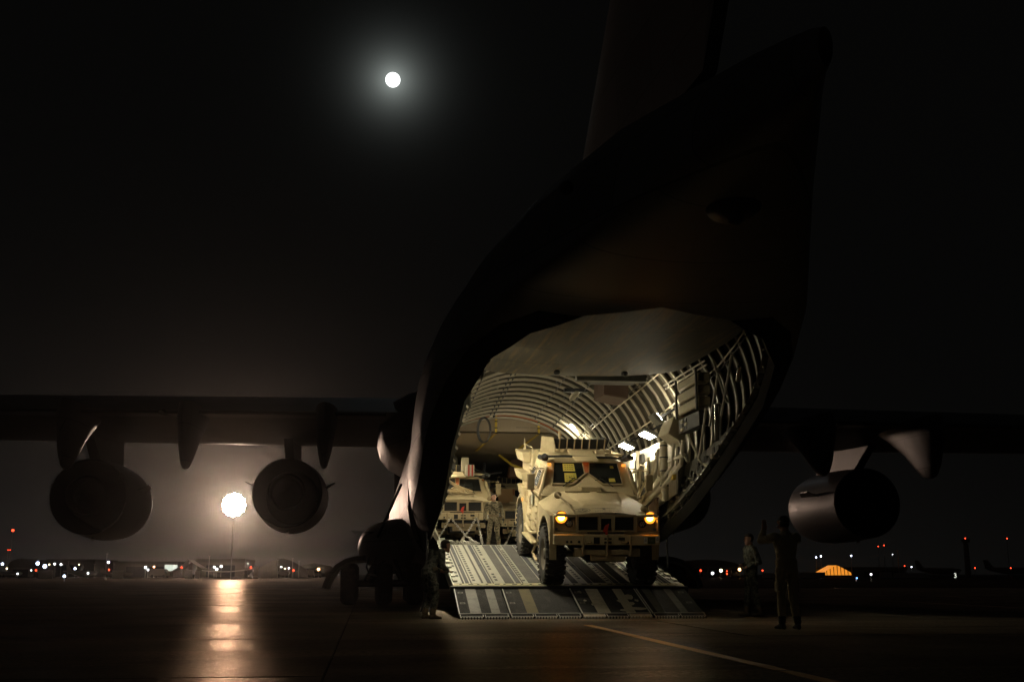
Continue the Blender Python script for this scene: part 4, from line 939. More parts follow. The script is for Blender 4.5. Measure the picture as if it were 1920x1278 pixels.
for k in range(7):
    x = -.56+.185*k; mb = MB(); mb.hexa([(x-.012, .06, 2.86), (x+.012, .06, 2.86), (x+.012, .1, 2.86), (x-.012, .1, 2.86)], [(x-.012, -.03, 3.11), (x+.012, -.03, 3.11), (x+.012, .02, 3.11), (x-.012, .02, 3.11)]); T(mb, 'basket_rib', m_tand, turret)
mb = MB()
for k in range(26):
    a = random.uniform(-.75, .75); mb.ell((a, random.uniform(-.12, .0), 2.80+random.uniform(0, .05)), (random.uniform(.04, .09), .06, random.uniform(.03, .05)), 8, 5)
T(mb, 'folded_net', m_tand)['kind'] = 'stuff'
mb = MB(); mb.bb(.26, .46, -.35, -.2, 2.76, 2.86); mb.bb(.50, .95, -.32, -.22, 2.72, 2.78); T(mb, 'roof_bracket', m_tan, bevel=.006)
mb = MB(); mb.cyl((-.40, 1.0, 2.8), (-.40, 1.0, 3.25), .035); T(mb, 'antenna_base', m_tand)
# rear body with ledges and bins
mb = MB(); mb.bb(-1.05, 1.05, 1.25, 3.0, 1.42, 2.66); mb.bb(-1.12, 1.12, 1.25, 3.05, 1.30, 1.46); rb = T(mb, 'rear_body', m_tan, bevel=.015)
for s_ in (-1, 1):
    mb = MB()
    for (z0, z1, ya, yb, w) in ((2.40, 2.66, 1.55, 2.95, .22), (1.92, 2.14, 1.55, 2.95, .24), (1.50, 1.74, 1.9, 2.95, .14)):
        mb.hexa([(s_*1.05, ya, z0), (s_*1.05, yb, z0), (s_*(1.05+w*.7), yb, z0), (s_*(1.05+w*.7), ya, z0)], [(s_*1.05, ya, z1), (s_*1.05, yb, z1), (s_*(1.05+w), yb, z1), (s_*(1.05+w), ya, z1)])
    T(mb, 'side_bin', m_tan, rb, bevel=.012)
    mb = MB(); n = 10
    rr = []
    for k in range(n+1):
        a = math.pi*(1-k/n); y = 1.97+.82*math.cos(a); z = .66+.82*math.sin(a)
        rr.append([(s_*.9, y, z), (s_*1.24, y, z), (s_*1.24, y+.05*math.cos(a), z+.05*math.sin(a)), (s_*.9, y+.05*math.cos(a), z+.05*math.sin(a))])
    mb.loft(rr); T(mb, 'rear_mudguard', m_tan, smooth=30)
    mb = MB(); mb.bb(s_*1.26, s_*1.29, 1.22, 1.27, 1.46, 1.54); T(mb, 'rear_marker', m_amberpt)
    mb = MB()
    for z in (1.62, 1.74, 1.84, 2.22, 2.32): mb.bb(s_*1.05, s_*1.085, 1.35, 1.6, z, z+.03)
    T(mb, 'tie_cleat', m_tand, rb)
mb = MB(); mb.bb(-1.02, -.9, 1.22, 1.3, 2.45, 2.75); mb.tube([(-1.0, 1.6, 2.66), (-1.0, 1.6, 2.78), (-1.0, 2.9, 2.78), (-1.0, 2.9, 2.66)], .015, 6); mb.cyl((-1.05, 2.7, 2.6), (-1.05, 2.7, 2.95), .012, n=6); T(mb, 'cargo_rail', m_tan, rb)
mb = MB(); mb.prism([(-1.235, -.30, 1.55), (-1.235, -.02, 1.55), (-1.225, -.05, 1.84), (-1.225, -.27, 1.84)], (-.012, 0, 0)); T(mb, 'white_document_bag', m_panelw)
mb = MB(); mb.ell((-1.24, -.2, 1.93), (.04, .09, .06), 8, 6); T(mb, 'red_strap_bundle', m_red)
# printed marks on the hood
mb = MB()
def hz_(x, y): return np.interp(y, [-2.93, -2.6, -2.0], [1.665, 1.745, 1.82])+.045-.04*min(1, abs(x)/.66)+.006
def arc2(cx, cy, rx, ry, a0, a1, w, n=18):
    for k in range(n):
        a, b_ = a0+(a1-a0)*k/n, a0+(a1-a0)*(k+1)/n
        P = [(cx+(rx+d)*math.cos(t), cy+(ry+d*1.6)*math.sin(t)) for t, d in ((a, 0), (b_, 0), (b_, w), (a, w))]
        mb.add([(x, y, hz_(x, y)) for x, y in P], [(0, 1, 2, 3)])
arc2(-.50, -2.77, .165, .10, 0, 6.283, .014, 26); arc2(-.50, -2.77, .12, .06, .6, 2.7, .012); arc2(-.50, -2.77, .12, .06, 3.6, 5.6, .012); arc2(-.54, -2.78, .04, .03, 0, 5, .012, 10); arc2(-.44, -2.76, .05, .03, 1.5, 6, .02, 10)
def quad2(x0, x1, y0, y1):
    mb.add([(x, y, hz_(x, y)) for x, y in ((x0, y0), (x1, y0), (x1, y1), (x0, y1))], [(0, 1, 2, 3)])
for s_ in (-1, 1):
    for k in range(6): quad2(-.02+s_*.045*k, -.02+s_*.045*(k+1), -2.74+.006*k, -2.71+.003*k)
quad2(-.05, .01, -2.80, -2.70)
T(mb, 'hood_emblem', m_decal, hood, smooth=0)
mb = MB()
for i, x in enumerate((-.23, -.18, -.13, -.08, -.03, .07, .12, .17, .22, .27)):
    quad2(x, x+.008, -2.875, -2.83); quad2(x+.022, x+.03, -2.875, -2.83 if i % 2 else -2.845)
    if i % 3: quad2(x, x+.03, -2.84, -2.832)
    if i % 2: quad2(x, x+.03, -2.857, -2.85)
T(mb, 'hood_lettering', m_decal, hood, smooth=0)
# two more trucks chained in the bay, lights off
b1 = copy_tree(tk, skip=('paper_notice', 'white_document_bag', 'red_strap_bundle', 'post_marker_lamp', 'hood_emblem', 'hood_lettering')); b1.location = (3.05, 40.2, FZ-.06); b1.rotation_euler = (0, 0, 0)
b1['label'] = 'parked tan armoured truck with pine boards on its hood, chained in the bay'
b2 = copy_tree(tk, skip=('paper_notice', 'white_document_bag', 'red_strap_bundle', 'post_marker_lamp', 'hood_emblem', 'hood_lettering', 'shield_plate')); b2.location = (5.68, 45.3, FZ-.06); b2.rotation_euler = (0, 0, 0)
b2['label'] = 'parked armoured truck deep in the bay with cardboard over its windscreen'
for o in (tk, b1, b2): o['group'] = 'tan armoured trucks of the shipment'
m_lensoff = mat('amber lens unlit', (.35, .14, .03), .25)
for o in S.objects:
    r_ = o
    while r_.parent: r_ = r_.parent
    if r_ in (b1, b2) and o.type == 'MESH' and o.name.split('.')[0] in ('turn_lamp', 'turn_lamp_ring', 'side_marker', 'roof_marker', 'rear_marker'):
        o.material_slots[0].link = 'OBJECT'; o.material_slots[0].material = m_lensoff
# ================================================================== cargo and clutter in the bay
def chain(a, b, label, sag=.03):
    a, b = Vector(a), Vector(b); base = (b.x, b.y, b.z); n = max(8, int((b-a).length/.085)); mb = MB()
    d = (b-a).normalized(); side = d.cross(Vector((0, 1, 0))).normalized(); oth = d.cross(side)
    for i in range(n):
        c = a.lerp(b, (i+.5)/n)-Vector((0, 0, sag*math.sin(math.pi*(i+.5)/n))); w = side if i % 2 else oth
        h = (b-a).length/n*.62
        mb.tube([c-d*h-w*.014, c-d*h*.4-w*.026, c+d*h*.4-w*.026, c+d*h-w*.014, c+d*h+w*.014, c+d*h*.4+w*.026, c-d*h*.4+w*.026, c-d*h+w*.014, c-d*h-w*.014], .011, 4)
    c = a.lerp(b, .72); mb.cyl(c-d*.14, c+d*.14, .045, n=8); mb.box(c+oth*.06, (.05, .05, .12))
    solo(mb, 'tie_down_chain', m_chain, label, 'chain', base, 'chains holding the trucks in the bay', smooth=0)
yb = 37.0
chain((2.62, yb, 2.68), (1.95, 35.6, FZ), 'steel tie-down chain running to the dark left doorway edge')
chain((2.66, yb, 2.66), (3.42, 35.4, FZ), 'steel tie-down chain crossing rightward under the boarded truck bumper')
chain((3.48, yb, 2.70), (2.72, 35.4, FZ), 'steel tie-down chain crossing leftward under the boarded truck bumper')
chain((3.52, yb, 2.66), (3.60, 35.9, FZ), 'steep steel chain beside the standing soldier, under the bumper end', 0)
chain((5.35, 42.1, 2.62), (4.72, 40.4, FZ), 'steel tie-down chain slanting down from the rearmost truck')
mb = MB()
for i in range(34):
    x = 2.0+random.random()**.8*1.25; y = 33.4+random.uniform(-.3, .3); mb.ell((x, y, FZ+.06+random.uniform(0, .10)), (random.uniform(.04, .09), .06, random.uniform(.03, .06)), 7, 4)
for i in range(9):
    x = 2.05+i*.13; mb.tube([(x+.06*math.cos(t), 33.2+.05*math.sin(t), FZ+.10+.05*math.sin(t*2)) for t in np.linspace(0, 6.3, 9)], .016, 5)
o = solo(mb, 'chain_heap', m_chain, 'heap of loose steel chains and fittings on the bay floor', 'chain heap', (2.6, 33.4, FZ), smooth=40)
mb = MB(); mb.bb(1.95, 2.28, 34.2, 34.5, FZ, FZ+.28); solo(mb, 'grey_case', m_rampm, 'small grey case on the bay floor beside the heap of chains', 'case', (2.1, 34.3, FZ), bevel=.02)
# pine boards on the hood of the parked truck
for (p, d, rz, ry, lab) in (((2.55, 38.35, FZ+1.99), (1.0, .10, .10), 3, 0, 'straight pine board lying flat along the parked truck hood'),
                            ((2.95, 38.55, FZ+2.16), (.62, .10, .10), -10, 32, 'pine board leaning steeply over the other boards on the hood'),
                            ((2.45, 38.9, FZ+2.12), (.62, .10, .06), 8, -24, 'pine board tilted against the truck windscreen foot'),
                            ((3.25, 38.8, FZ+2.10), (.55, .09, .05), -6, 20, 'short pine stick resting right on the hood boards')):
    mb = MB(); mb.box((0, 0, 0), d); o = solo(mb, 'pine_board', m_wood, lab, 'board', (0, 0, 0), 'pine boards on the parked truck', bevel=.006); o.location = p; o.rotation_euler = (0, R(ry), R(rz))
mb = MB(); mb.bb(-.34, .34, -.2, .2, -.05, .05); mb.hexa([(-.12, -.08, -.42), (.12, -.08, -.42), (.12, .08, -.42), (-.12, .08, -.42)], [(-.18, -.08, -.05), (.18, -.08, -.05), (.18, .08, -.05), (-.18, .08, -.05)])
o = solo(mb, 'wooden_chock', m_wood, 'pale wooden chock block standing before the truck windscreen top', 'chock', (0, 0, 0), bevel=.01); o.location = (2.42, 39.0, FZ+2.68)
# boxes and tarpaulined stores stacked on and behind the parked trucks
def crate(name, m, x0, x1, y0, y1, z0, z1, lab, cat, extra=None, bevel=.015):
    mb = MB(); mb.bb(x0, x1, y0, y1, z0, z1)
    o = solo(mb, name, m, lab, cat, ((x0+x1)/2, (y0+y1)/2, z0), 'stores stacked deep in the bay', bevel=bevel); return o
crate('cardboard_sheet', m_card, 5.03, 5.62, 44.30, 44.36, FZ+1.98, FZ+2.52, 'brown cardboard sheet over the rear truck windscreen', 'cardboard')
crate('stowage_box', m_card, 4.75, 5.35, 47.0, 47.8, FZ+2.72, FZ+3.1, 'brown stowage box on the rear truck roof', 'box')
crate('rolled_tarpaulin', m_black, 2.1, 3.1, 40.2, 41.6, FZ+2.78, FZ+3.42, 'black tarpaulin bundle on top of the boarded truck', 'tarpaulin', bevel=.12)
crate('ammunition_box', m_box, 3.22, 3.48, 40.0, 40.3, FZ+2.8, FZ+3.3, 'upright tan box on the boarded truck roof', 'box')
sb = crate('striped_box', m_panelw, 3.32, 3.62, 39.35, 39.5, FZ+2.58, FZ+2.98, 'white box with red stripes above the boarded truck windscreen', 'box')
for k in range(2):
    mb = MB(); mb.bb(3.40+.12*k, 3.45+.12*k, 39.335, 39.35, FZ+2.58, FZ+2.98); part(mb, 'red_stripe', m_red, sb, off=sb.location)
crate('spare_part_crate', m_sill, 4.3, 4.72, 44.5, 46.5, FZ, FZ+2.9, 'tall dark crate between the two parked trucks', 'crate')
mb = MB(); mb.tube([(4.55, 42.8, FZ+.2), (4.6, 42.8, FZ+2.2), (4.3, 42.9, FZ+2.6), (4.35, 43, FZ+3.4)], .05, 8); mb.tube([(3.9, 42.5, FZ+3.1), (4.5, 42.8, FZ+2.95), (5.0, 43, FZ+3.05)], .03, 6); solo(mb, 'hose_bundle', m_dark, 'dark hoses hanging between the two parked trucks', 'hose', (4.5, 42.8, FZ))
mb = MB(); mb.tube([(4.85, 42.6, 5.35), (5.35, 42.4, 4.95), (5.9, 42.3, 4.75)], .05, 6); solo(mb, 'yellow_sling', m_strapy, 'yellow lifting sling hanging slack above the rear truck', 'sling', (5.3, 42.4, 4.7))
mb = MB()
mb.hexa([(5.3, 43.5, 4.55), (6.9, 43.5, 4.55), (6.9, 43.9, 4.55), (5.3, 43.9, 4.55)], [(5.4, 43.5, 5.3), (6.9, 43.5, 5.3), (6.9, 43.9, 5.3), (5.4, 43.9, 5.3)]); solo(mb, 'red_cargo_net', m_rust, 'rust red stowed cargo net under the wing box', 'cargo net', (6.1, 43.7, 4.55), bevel=.06)
# coil of black cable hanging before the wing box fairing
mb = MB()
for k in range(5):
    mb.tube([(3.78+(.19+.012*k)*math.cos(t)+.02*math.sin(k), 37.6-.02*k, 5.66+(.40+.012*k)*math.sin(t)) for t in np.linspace(0, 6.2832, 25)], .014, 5, cap=False)
mb.tube([(3.76, 37.55, 6.05), (3.74, 37.5, 6.4), (3.4, 37.2, 6.55)], .014, 5); mb.tube([(3.74, 37.4, 6.38), (4.0, 37.2, 6.6), (4.2, 37.2, 6.5)], .016, 5)
solo(mb, 'cable_coil', m_cable, 'coil of black cable hanging in front of the beige fairing', 'cable', (3.78, 37.6, 5.2))
mb = MB(); mb.ell((4.05, 37.5, 6.2), (.12, .08, .14), 10, 7); mb.cur = 1; mb.box((4.0, 37.42, 6.12), (.10, .03, .08)); mb.box((4.1, 37.42, 6.2), (.06, .03, .07)); solo(mb, 'hanging_light_head', [m_dark, m_panelw], 'dark fitting with pale plates hanging left of a yellow strap', 'fitting', (4.05, 37.5, 6.05))
# fire extinguisher and stowed kit on the right wall
mb = MB(); mb.tube([(6.98, 29.9, 2.78), (6.98, 29.9, 3.2)], .095, 14); mb.cur = 1; mb.tube([(6.98, 29.9, 3.2), (6.98, 29.9, 3.32)], .035, 8); mb.tube([(6.98, 29.9, 3.28), (6.86, 29.85, 3.2), (6.86, 29.85, 2.9)], .015, 6); mb.bb(6.88, 7.08, 29.8, 30.0, 3.0, 3.03)
solo(mb, 'fire_extinguisher', [m_red, m_black], 'red fire extinguisher on the bay wall beside the truck', 'extinguisher', (6.98, 29.9, 2.7))
mb = MB()
for k in range(14): mb.ell((6.93+random.uniform(-.08, .05), 30.6+random.uniform(-.3, .3), 3.2+random.uniform(-.2, .55)), (.06, .10, random.uniform(.04, .09)), 7, 5)
o = solo(mb, 'stowed_kit', m_box, 'bundle of stowed kit strapped on the wall under a lamp', 'kit bundle', (6.93, 30.6, 3.0))

# ================================================================== people
def person(label, loc, rz, J, uniform, boots, glove=None, hair=m_hair, scale=1., head_turn=0, head_tilt=0, extra=None, curl=.6):
    """one continuous body grown from joints J; local frame faces -Y"""
    mb = MB(); V3 = Vector
    def cap(p, q, r1, r2, n=12, sq=1.):
        p, q = V3(p), V3(q); d = (q-p)
        ln = d.length; d.normalize(); pts, rs = [], []
        for k in (-.92, -.7, -.38, 0): pts.append(p+d*r1*k); rs.append(r1*math.sqrt(max(.02, 1-k*k)))
        for k in (.25, .5, .75): pts.append(p.lerp(q, k)); rs.append(r1+(r2-r1)*k)
        for k in (0, .38, .7, .92): pts.append(q+d*r2*k); rs.append(r2*math.sqrt(max(.02, 1-k*k)))
        mb.tube(pts, rs, n)
    # torso: elliptical rings along pelvis -> chest -> neck
    pel, wai, che, nek, hd = V3(J['pelvis']), V3(J['waist']), V3(J['chest']), V3(J['neck']), V3(J['head'])
    sR, sL = V3(J['shoulder'][0]), V3(J['shoulder'][1])
    ax = (sL-sR).normalized(); rings = []
    spine = [(pel-V3((0, 0, .10)), .13, .11), (pel-V3((0, 0, .03)), .172, .128), (pel+V3((0, 0, .06)), .168, .122), (wai, .152, .112), (wai.lerp(che, .5), .168, .122), (che, .19, .128), (che.lerp(nek, .45), .185, .115), (che.lerp(nek, .75), .125, .09), (nek, .066, .066), (nek.lerp(hd, .5), .058, .062)]
    for c, a, b in spine:
        f = V3((-ax.y, ax.x, 0)).normalized(); fr = []
        for k in range(20):
            t = 2*math.pi*k/20; ct, st = math.cos(t), math.sin(t)
            fr.append(c+ax*(a*math.copysign(abs(ct)**.8, ct))+f*(b*math.copysign(abs(st)**.85, st)))
        rings.append(fr)
    mb.loft(rings)
    hands = []
    for i in (0, 1):
        s_, e_, w_ = V3(J['shoulder'][i]), V3(J['elbow'][i]), V3(J['wrist'][i])
        cap(s_, s_.lerp(e_, .5), .078, .068); cap(s_.lerp(e_, .45), e_, .068, .055); cap(e_, w_, .056, .042)
        cap(che.lerp(s_, .45), s_, .095, .078)
        fd = V3(J['fingers'][i]).normalized(); pn = V3(J['palm'][i]); pn = (pn-fd*pn.dot(fd)).normalized(); sd = fd.cross(pn)
        if J.get('thumb', [1, 1])[i] < 0: sd = -sd
        m = w_+fd*.09; hands.append(w_+fd*.08)
        prow = []
        for (k, a, b) in ((-.02, .028, .024), (.02, .034, .02), (.06, .042, .017), (.10, .043, .015)):
            prow.append([w_+fd*k+sd*(a*math.cos(t))+pn*(b*math.sin(t)) for t in [2*math.pi*q/12 for q in range(12)]])
        mb.loft(prow)
        for q, (o_, ln) in enumerate(((.030, .072), (.010, .082), (-.010, .076), (-.029, .058))):
            p0 = w_+fd*.095+sd*o_; p1 = p0+fd*ln*.45+pn*ln*.12*curl+sd*o_*.15; p2 = p1+fd*ln*.34*(1-.4*curl)+pn*ln*.34*curl; p3 = p2+fd*ln*.22*(1-.8*curl)+pn*ln*.26*curl
            mb.tube([p0-fd*.02, p0, p1, p2, p3], [.0095, .0098, .0092, .0085, .0065], 7)
        p0 = w_+fd*.025+sd*.030; mb.tube([p0-sd*.01, p0, p0+sd*.026+fd*.028+pn*.012, p0+sd*.034+fd*.058+pn*.026], [.013, .0135, .011, .008], 7)
        h_, k_, a_ = V3(J['hip'][i]), V3(J['knee'][i]), V3(J['ankle'][i])
        cap(h_, h_.lerp(k_, .5), .098, .085); cap(h_.lerp(k_, .45), k_, .086, .070); cap(k_, k_.lerp(a_, .5), .072, .068); cap(k_.lerp(a_, .45), a_+V3((0, 0, .04)), .068, .062)
        td = V3(J['toe'][i])-a_; td.z = 0; td.normalize(); sdv = V3((-td.y, td.x, 0)); g = a_.z-.085
        fr = []
        for (k, w, h) in ((-.075, .028, .07), (-.05, .04, .10), (.0, .046, .13), (.06, .046, .10), (.12, .05, .07), (.17, .044, .06), (.20, .024, .045)):
            c = V3((a_.x, a_.y, g))+td*k
            fr.append([c+sdv*(w*math.cos(t))+V3((0, 0, h/2+h/2*math.sin(t))) for t in [2*math.pi*q/12 for q in range(12)]])
        mb.loft(fr)
    # head
    Rh = Matrix.Rotation(R(head_turn), 3, 'Z') @ Matrix.Rotation(R(head_tilt), 3, 'X')
    def hp(x, y, z): return hd+Rh @ V3((x, y, z))
    rings = []
    for (z, rx, ryf, ryb, yo) in ((-.125, .022, .03, .02, -.045), (-.112, .042, .052, .045, -.03), (-.085, .056, .075, .065, -.012), (-.05, .066, .086, .085, 0), (-.01, .072, .088, .098, .004), (.03, .076, .092, .104, .004), (.07, .073, .088, .100, .006), (.10, .060, .070, .082, .008), (.122, .036, .042, .05, .01), (.13, .012, .014, .016, .012)):
        rr = []
        for k in range(20):
            t = 2*math.pi*k/20; y = -math.cos(t); rr.append(hp(rx*math.sin(t), yo+(ryf if y < 0 else ryb)*y, z))
        rings.append(rr)
    mb.loft(rings)
    mb.tube([hp(0, -.088, .022), hp(0, -.098, .0), hp(0, -.112, -.022), hp(0, -.098, -.034)], [.009, .011, .016, .012], 8)
    mb.tube([hp(-.045, -.080, .036), hp(-.015, -.094, .038), hp(.015, -.094, .038), hp(.045, -.080, .036)], [.008, .010, .010, .008], 6)
    mb.tube([hp(-.024, -.084, -.064), hp(0, -.091, -.062), hp(.024, -.084, -.064)], [.007, .010, .007], 6); mb.ell(hp(0, -.074, -.10), (.024, .02, .018), 8, 6)
    for s_ in (-1, 1): mb.tube([hp(s_*.072, .0, -.03), hp(s_*.082, .012, .0), hp(s_*.08, .012, .03), hp(s_*.072, .0, .02)], [.010, .013, .012, .008], 6)
    nv = len(mb.v)
    tmp = mb.mesh('tmp', uniform, smooth=0); ob = link('tmp', tmp)
    rm = ob.modifiers.new('r', 'REMESH'); rm.mode = 'VOXEL'; rm.voxel_size = .0095
    sm = ob.modifiers.new('s', 'SMOOTH'); sm.factor = .5; sm.iterations = 3
    dg = bpy.context.evaluated_depsgraph_get(); me = bpy.data.meshes.new_from_object(ob.evaluated_get(dg)); me.name = 'person'
    bpy.data.objects.remove(ob); bpy.data.meshes.remove(tmp)
    me.materials.clear()
    for m in (uniform, m_flesh, boots, glove or m_flesh): me.materials.append(m)
    n = len(me.vertices); co = np.empty(n*3); me.vertices.foreach_get('co', co); co = co.reshape(-1, 3)
    # cloth folds: displaced along the normal outside head, hands and boots
    no = np.empty(n*3); me.vertices.foreach_get('normal', no); no = no.reshape(-1, 3)
    isH = np.linalg.norm(co-np.array(hd), axis=1) < .135
    isA = np.zeros(n, bool); isB = np.zeros(n, bool)
    for h in hands: isA |= np.linalg.norm(co-np.array(h), axis=1) < .098
    for i in (0, 1): isB |= np.linalg.norm(co-np.array(V3(J['ankle'][i])-V3((0, 0, .02))), axis=1) < .155
    isB |= co[:, 2] < .05
    isB &= co[:, 2] < .24
    cl = ~(isH | isA | isB)
    w = np.sin(co[:, 2]*34+3*np.sin(co[:, 0]*19+co[:, 1]*15))*.5+np.sin(co[:, 2]*61+co[:, 0]*43-co[:, 1]*37)*.5
    co[cl] += no[cl]*(w[cl, None]*.0045+.004)
    # eye sockets
    me.vertices.foreach_set('co', co.reshape(-1)); me.update()
    fc = np.zeros(len(me.polygons)*3); me.polygons.foreach_get('center', fc); fc = fc.reshape(-1, 3)
    mi = np.zeros(len(fc), np.int32)
    mi[(np.linalg.norm(fc-np.array(hd), axis=1) < .138)] = 1
    for h in hands: mi[np.linalg.norm(fc-np.array(h), axis=1) < .095] = 3
    bt = np.zeros(len(fc), bool)
    for i in (0, 1): bt |= np.linalg.norm(fc-np.array(V3(J['ankle'][i])-V3((0, 0, .02))), axis=1) < .155
    mi[(bt | (fc[:, 2] < .05)) & (fc[:, 2] < .24)] = 2
    me.polygons.foreach_set('material_index', mi); me.polygons.foreach_set('use_smooth', [True]*len(fc)); me.update()
    o = link('person', me); o.location = loc; o.rotation_euler = (0, 0, rz); o.scale = (scale,)*3; tag(o, label, 'person')
    # hair, collar, belt, eyes
    mb = MB(); rings = []
    for (z, k) in ((-.05, 0), (-.01, .4), (.03, .75), (.07, 1), (.10, 1), (.124, 1), (.134, 1)):
        rx, ry = {-.05: (.07, .088), -.01: (.078, .106), .03: (.082, .112), .07: (.080, .108), .10: (.067, .090), .124: (.043, .058), .134: (.012, .016)}[z]
        rr = []
        for q in range(25):
            a = -(.5+.0*k)*math.pi*1.05-(.22 if z < .06 else .8)*0+2*math.pi*.525*q/24 if z < .06 else -math.pi+2*math.pi*q/24
            rr.append(hp(rx*math.sin(a), .008+ry*math.cos(a), z+.004))
        rings.append(rr)
    mb.loft(rings, closed=False, cap=False); part(mb, 'hair', hair, o, smooth=60)
    mb = MB()
    for s_ in (-1, 1): mb.ell(hp(s_*.030, -.0845, .014), (.011, .008, .006), 8, 6)
    part(mb, 'eyes', m_black, o)
    mb = MB(); rr = []
    f = V3((-ax.y, ax.x, 0)).normalized()
    for (dz, a, b) in ((-.028, .178, .137), (-.028, .184, .143), (.028, .182, .141), (.028, .176, .135)): rr.append([wai+V3((0, 0, -.06+dz))+ax*(a*math.cos(t))+f*(b*math.sin(t)) for t in [2*math.pi*q/24 for q in range(24)]])
    rr.append(rr[0]); mb.loft(rr, cap=False); part(mb, 'belt', uniform if extra == 'suit' else m_boot, o, smooth=40)
    mb = MB(); rr = []
    for (dz, a) in ((-.05, .095), (.01, .080), (.022, .084), (-.04, .104)): rr.append([nek+V3((0, .008, dz))+ax*(a*math.cos(t))+f*(a*.92*math.sin(t)) for t in [2*math.pi*q/20 for q in range(20)]])
    rr.append(rr[0]); mb.loft(rr, cap=False); part(mb, 'collar', uniform, o, smooth=50)
    mb = MB()
    for i in (0, 1):
        h_, k_ = V3(J['hip'][i]), V3(J['knee'][i]); c = h_.lerp(k_, .62); sg = -1 if i == 0 else 1; mb.box(c+V3((sg*.078, 0, 0)), (.035, .13, .17))
        e_, s2 = V3(J['elbow'][i]), V3(J['shoulder'][i]); mb.box(s2.lerp(e_, .4)+V3((sg*.055, 0, 0)), (.035, .09, .11))
    part(mb, 'cargo_pocket', uniform, o, bevel=.015)
    return o
base = dict(pelvis=(0, 0, .98), waist=(0, 0, 1.12), chest=(0, 0, 1.34), neck=(0, .015, 1.51), head=(0, -.02, 1.655), shoulder=[(-.19, 0, 1.44), (.19, 0, 1.44)],
            hip=[(-.095, 0, .93), (.095, 0, .93)], knee=[(-.11, -.02, .51), (.11, -.02, .51)], ankle=[(-.12, .02, .09), (.12, .02, .09)], toe=[(-.14, -.2, 0), (.14, -.2, 0)])
def pose(**k): d = dict(base); d.update(k); return d
# marshaller, back to us, both hands up by the head (local +x is our left)
person('person in sage flight suit seen from behind with both hands raised', (6.89, 18.25, 0), math.pi+.12, pose(
    elbow=[(-.29, -.17, 1.40), (.33, -.20, 1.40)], wrist=[(-.10, -.27, 1.58), (.22, -.29, 1.58)], fingers=[(.3, -.1, 1), (-.12, -.1, 1)], palm=[(0, -1, .1), (0, -1, .1)], thumb=[1, -1],
    knee=[(-.10, -.02, .51), (.09, -.04, .51)], ankle=[(-.12, .06, .09), (.09, -.06, .09)], toe=[(-.16, -.14, 0), (.11, -.3, 0)]), m_suit, m_black, scale=1.035, extra='suit', curl=.35)
# soldier in profile looking left at the truck
person('person in grey green camouflage standing in profile watching the truck', (8.25, 24.0, 0), -math.pi/2+.1, pose(
    elbow=[(-.25, .12, 1.16), (.25, .10, 1.16)], wrist=[(-.16, -.16, 1.08), (.14, -.15, 1.06)], fingers=[(.6, -.7, -.1), (-.6, -.7, -.15)], palm=[(.3, .2, -1), (-.3, .2, -1)],
    knee=[(-.10, -.05, .51), (.10, .03, .51)], ankle=[(-.11, -.08, .09), (.12, .14, .09)], toe=[(-.12, -.3, 0), (.13, -.06, 0)]), m_camod, m_boot, scale=.985, head_turn=0)
# soldier standing in the bay looking up to our right
person('person in tan camouflage and black gloves standing inside the lit bay', (3.92, 35.8, FZ), -.1, pose(
    elbow=[(-.28, .06, 1.18), (.27, .06, 1.18)], wrist=[(-.30, -.05, .93), (.31, -.06, .94)], fingers=[(0, -.15, -1), (0, -.15, -1)], palm=[(1, 0, 0), (-1, 0, 0)],
    hip=[(-.095, 0, .93), (.095, 0, .93)], knee=[(-.14, -.02, .51), (.13, -.03, .51)], ankle=[(-.18, .02, .09), (.17, .0, .09)], toe=[(-.26, -.2, 0), (.25, -.2, 0)]), m_camo, m_boot, glove=m_glove, scale=.97, head_turn=22, head_tilt=-10)
# hunched soldier at the left of the ramp, in shadow, head forward to our right
person('person in dark camouflage hunched in shadow at the left of the ramp', (1.27, 23.45, 0), R(118), pose(
    pelvis=(0, .05, .93), waist=(0, .0, 1.06), chest=(0, -.12, 1.25), neck=(0, -.25, 1.36), head=(0, -.36, 1.46), shoulder=[(-.20, -.14, 1.33), (.20, -.14, 1.33)],
    elbow=[(-.27, -.12, 1.05), (.27, -.14, 1.05)], wrist=[(-.15, -.32, .96), (.15, -.33, .96)], fingers=[(.4, -.8, -.1), (-.4, -.8, -.1)], palm=[(.3, .3, -1), (-.3, .3, -1)],
    hip=[(-.10, .05, .88), (.10, .05, .88)], knee=[(-.13, -.06, .48), (.13, -.06, .48)], ankle=[(-.15, .03, .09), (.15, .03, .09)], toe=[(-.18, -.2, 0), (.18, -.2, 0)]), m_camod, m_boot, head_tilt=0)
# ================================================================== far side of the airfield
def obox(name, m, px0, px1, y, z0, z1, depth, lab, cat, group=None, **k):
    x0, x1 = vx(px0, y), vx(px1, y); mb = MB(); mb.bb(x0, x1, y, y+depth, z0, z1)
    return solo(mb, name, m, lab, cat, ((x0+x1)/2, y+depth/2, z0), group, **k)
# concrete barriers and walls
BG = 'pale barriers across the airfield'
def barrier(px0, px1, y, h, lab):
    x0, x1 = vx(px0, y), vx(px1, y); mb = MB(); n = max(1, int((x1-x0)/3.2))
    mb.prism([(x0, y, 0), (x0, y-.35, 0), (x0, y-.32, .25), (x0, y-.12, .5), (x0, y-.10, h), (x0, y+.10, h), (x0, y+.12, .5), (x0, y+.32, .25), (x0, y+.35, 0)], (x1-x0, 0, 0))
    for k in range(1, n): pass
    return solo(mb, 'concrete_barrier', m_barrier, lab, 'barrier', ((x0+x1)/2, y, 0), BG)
barrier(72, 99, 225, 1.55, 'leftmost pale barrier below a bright cluster of lamps')
barrier(210, 231, 225, 1.55, 'pale barrier below two red lamps at the left')
barrier(346, 361, 235, 1.7, 'pale barrier at the foot of the lit tent')
barrier(366, 375, 240, 1.5, 'small pale block right of the lit tent foot')
